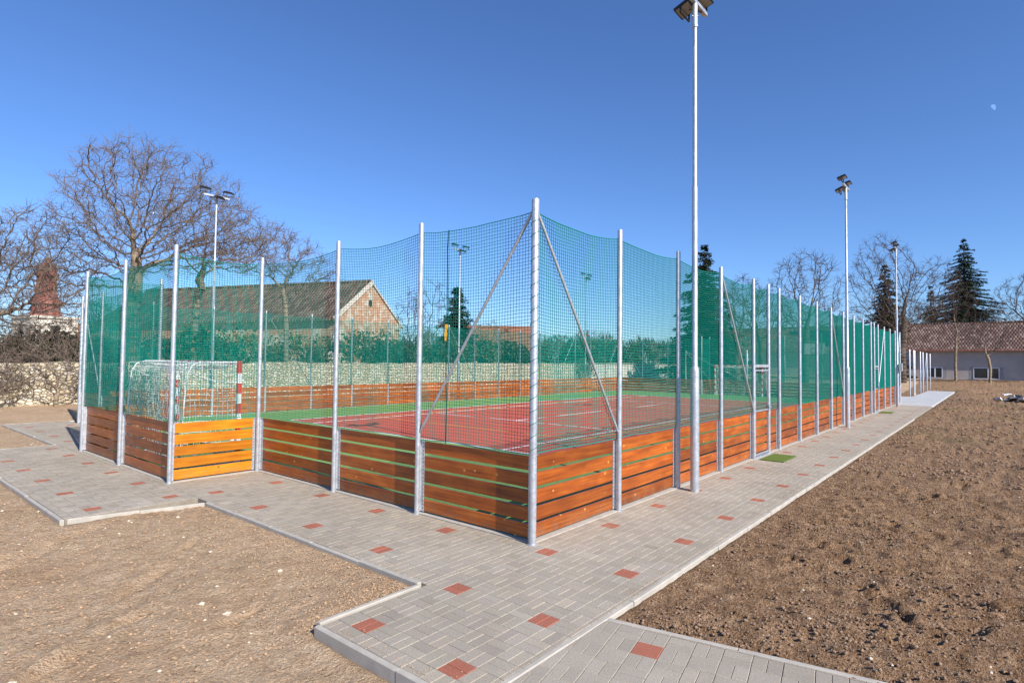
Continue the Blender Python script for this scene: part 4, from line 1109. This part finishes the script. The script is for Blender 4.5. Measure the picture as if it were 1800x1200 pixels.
# far-off bare wood closing the view beyond the wall
rng = random.Random(61); V = []; F = []
for k in range(15000):
    px_ = rng.uniform(-.22, .30); dep = rng.uniform(125, 175); lat = px_*dep; x, y = PXY(lat, dep)
    top = 5.5+3.0*float(vnoise(np.array([px_*40]), np.array([.5]), 3)[0])+1.5*float(vnoise(np.array([px_*130]), np.array([dep*.1]), 5)[0])
    zc = top*rng.random()**.7; s1 = rng.uniform(.25,.9); a = rng.uniform(0,PI); lean = rng.uniform(-.5,.5); w_ = rng.uniform(.05,.16)
    u = np.array([math.cos(a)*lean, math.sin(a)*lean, 1.])*s1; v_ = np.array([-math.sin(a), math.cos(a), rng.uniform(-.4,.4)])*w_; c_ = np.array([x,y,zc]); o = len(V)
    V += [tuple(c_-u), tuple(c_+v_), tuple(c_+u), tuple(c_-v_)]; F.append((o,o+1,o+2,o+3))
me = bpy.data.meshes.new('distant_wood'); me.from_pydata(V, [], F); me.materials.append(M['dtwig']); me.update(); struct(link('distant_wood', me), 'stuff')

# ------------------------------------------------------------------ stones, clods, rubble
def stones(name, mat, spots, seed):
    rng = random.Random(seed); b = MB()
    for x, y, s_ in spots:
        c_ = Vector((x, y, gz(x, y)+s_*.15)); n = 6; top = []
        a0 = rng.uniform(0,6); el = rng.uniform(.6,1.)
        vs = []
        for zz, rr_ in ((-.4,.75),(.1,1.),(.5,.62)):
            for k in range(n):
                a = a0+2*PI*k/n+rng.uniform(-.25,.25); r_ = s_*rr_*rng.uniform(.75,1.15)
                vs.append((c_.x+r_*math.cos(a), c_.y+r_*el*math.sin(a), c_.z+s_*zz*rng.uniform(.7,1.1)*.8))
        vs.append((c_.x+rng.uniform(-.2,.2)*s_, c_.y, c_.z+s_*.6))
        fs = []
        for r_ in range(2):
            for k in range(n): j = (k+1) % n; fs.append((r_*n+k, r_*n+j, r_*n+n+j, r_*n+n+k))
        for k in range(n): fs.append((2*n+k, 2*n+(k+1) % n, 3*n))
        b.add(vs, fs)
    return struct(b.build(name, mat), 'stuff')
rs = random.Random(31)
def free(x, y): return all(not (r[0]-.03 < x < r[2]+.03 and r[1]-.03 < y < r[3]+.03) for r in PAVE)
sp = []; cl = []; cr = []
while len(sp) < 1150:
    x = rs.uniform(-9,-1.6) if rs.random() < .55 else rs.uniform(-8,9); y = rs.uniform(-1.5,14)
    if x > -1.6: y = rs.uniform(-9,-1.7)
    if free(x, y): sp.append((x, y, (.006+.03*rs.random()**5)*(1 if x < -1.6 else .6)))
while len(cr) < 26000:
    t_ = rs.random()**1.6; x = -1.2+14*t_; y = -1.72-rs.random()**1.1*(2.2+.8*(x+1.2))
    if rs.random() < 1.6*float(vnoise(np.array([x*1.3]), np.array([y*1.3]), 6)[0])**2+.08 and free(x, y) and x > -1.05-.19*(y+1.65): cr.append((x, y, .0045+.017*rs.random()**5))
while len(cl) < 11000:
    x = rs.uniform(-5.6,-1.62); y = rs.uniform(.0,12)*rs.random()**.35
    if free(x, y): cl.append((x, y, (.004+.012*rs.random()**4)))
for k in range(9000):
    x = 8+34*rs.random()**1.3; y = -1.75-rs.random()*(3+.55*x)
    if free(x, y): cr.append((x, y, (.012+.03*rs.random()**3)*(1+x/30)))
for k in range(1500):
    e = rs.random()
    if e < .55: y = rs.uniform(.1,4.7); x = -1.68-abs(rs.gauss(0,.22))
    else: x = rs.uniform(-2.75,-1.7); y = .1+abs(rs.gauss(0,.22))
    if free(x, y): cl.append((x, y, .004+.010*rs.random()**3))
stones('pebbles', M['stone'], sp, 1); stones('soil_clods', M['clod'], cr, 2); stones('clay_clods', M['clodL'], cl, 3)
# soil trodden and spilled on to the edges of the paving
b = []; 
for k in range(1500):
    e = rs.random()
    if e < .45: x = rs.uniform(-1.0,14)*rs.random()**.3; y = -1.59+abs(rs.gauss(0,.10))
    elif e < .65: x = -1.59+abs(rs.gauss(0,.08)); y = rs.uniform(.1,4.6)
    elif e < .8: x = -2.7+abs(rs.gauss(0,.08)); y = rs.uniform(-1.6,.0)
    else: x = rs.uniform(-2.6,12); y = rs.uniform(-1.55,-.2)
    b.append((x, y, .0025+.006*rs.random()**3))
_g = gz
gz = lambda x, y: 0.0
stones('spilled_soil', M['clodL'], b, 4)
gz = _g
# broken slabs and sheeting lying on the soil by the right edge
rd = random.Random(9)
def slab_piece(x, y, s_, mat, lab, zt=.0):
    b = MB(); n = 6; a0 = rd.uniform(0,6); th = .05+.06*rd.random(); tx, ty = rd.uniform(-.35,.35), rd.uniform(-.35,.35); ring = []
    for k in range(n):
        a = a0+2*PI*k/n+rd.uniform(-.3,.3); r_ = s_*rd.uniform(.6,1.1); px_, py_ = r_*math.cos(a), r_*.6*math.sin(a); ring.append((px_, py_, px_*tx+py_*ty))
    b.add([(p[0],p[1],p[2]) for p in ring]+[(p[0]*.93,p[1]*.93,p[2]+th) for p in ring], [tuple(range(n))[::-1], tuple(range(n,2*n))]+[(k,(k+1) % n,n+(k+1) % n,n+k) for k in range(n)])
    tag(b.build('rubble_slab', M[mat], None, False, (x,y,gz(x,y)+.06+zt)), lab, 'rubble', 'broken slabs heaped on the soil')
for k in range(22):
    u = rd.random(); x = 41.0+rd.gauss(0,1.6); y = -5.6+rd.gauss(0,.9)
    slab_piece(x, y, rd.uniform(.25,.6), 'dark_debris' if k % 3 == 0 else 'debris', 'dark broken piece in the rubble heap on the soil' if k % 3 == 0 else 'pale broken slab in the rubble heap on the soil', rd.uniform(0,.22))

# pale daytime moon
m_ = NT('moon', 1.); m_.b.inputs['Base Color'].default_value = (.0,.0,.0,1); m_.b.inputs['Emission Color'].default_value = (.18,.33,.76,1); m_.b.inputs['Emission Strength'].default_value = 1.
b = MB(); n = 16; vs = [(0,0,0)]; rm = 9.
prof = [(math.cos(a), math.sin(a)) for a in np.linspace(-PI/2+.6, PI/2+.6, 14)]
vs = [(0, -p[0]*rm, p[1]*rm) for p in prof]+[(20, -p[0]*rm, p[1]*rm) for p in prof]
k_ = len(prof); b.add(vs, [tuple(range(k_)), tuple(range(k_,2*k_))[::-1]]+[(i,(i+1) % k_,k_+(i+1) % k_,k_+i) for i in range(k_)])
tag(b.build('moon', m_.mat, None, False, (-5.3+.944*3000, -4.1-.0031*3000, 2.1+.3297*3000)), 'pale half moon in the blue sky at upper right', 'moon')
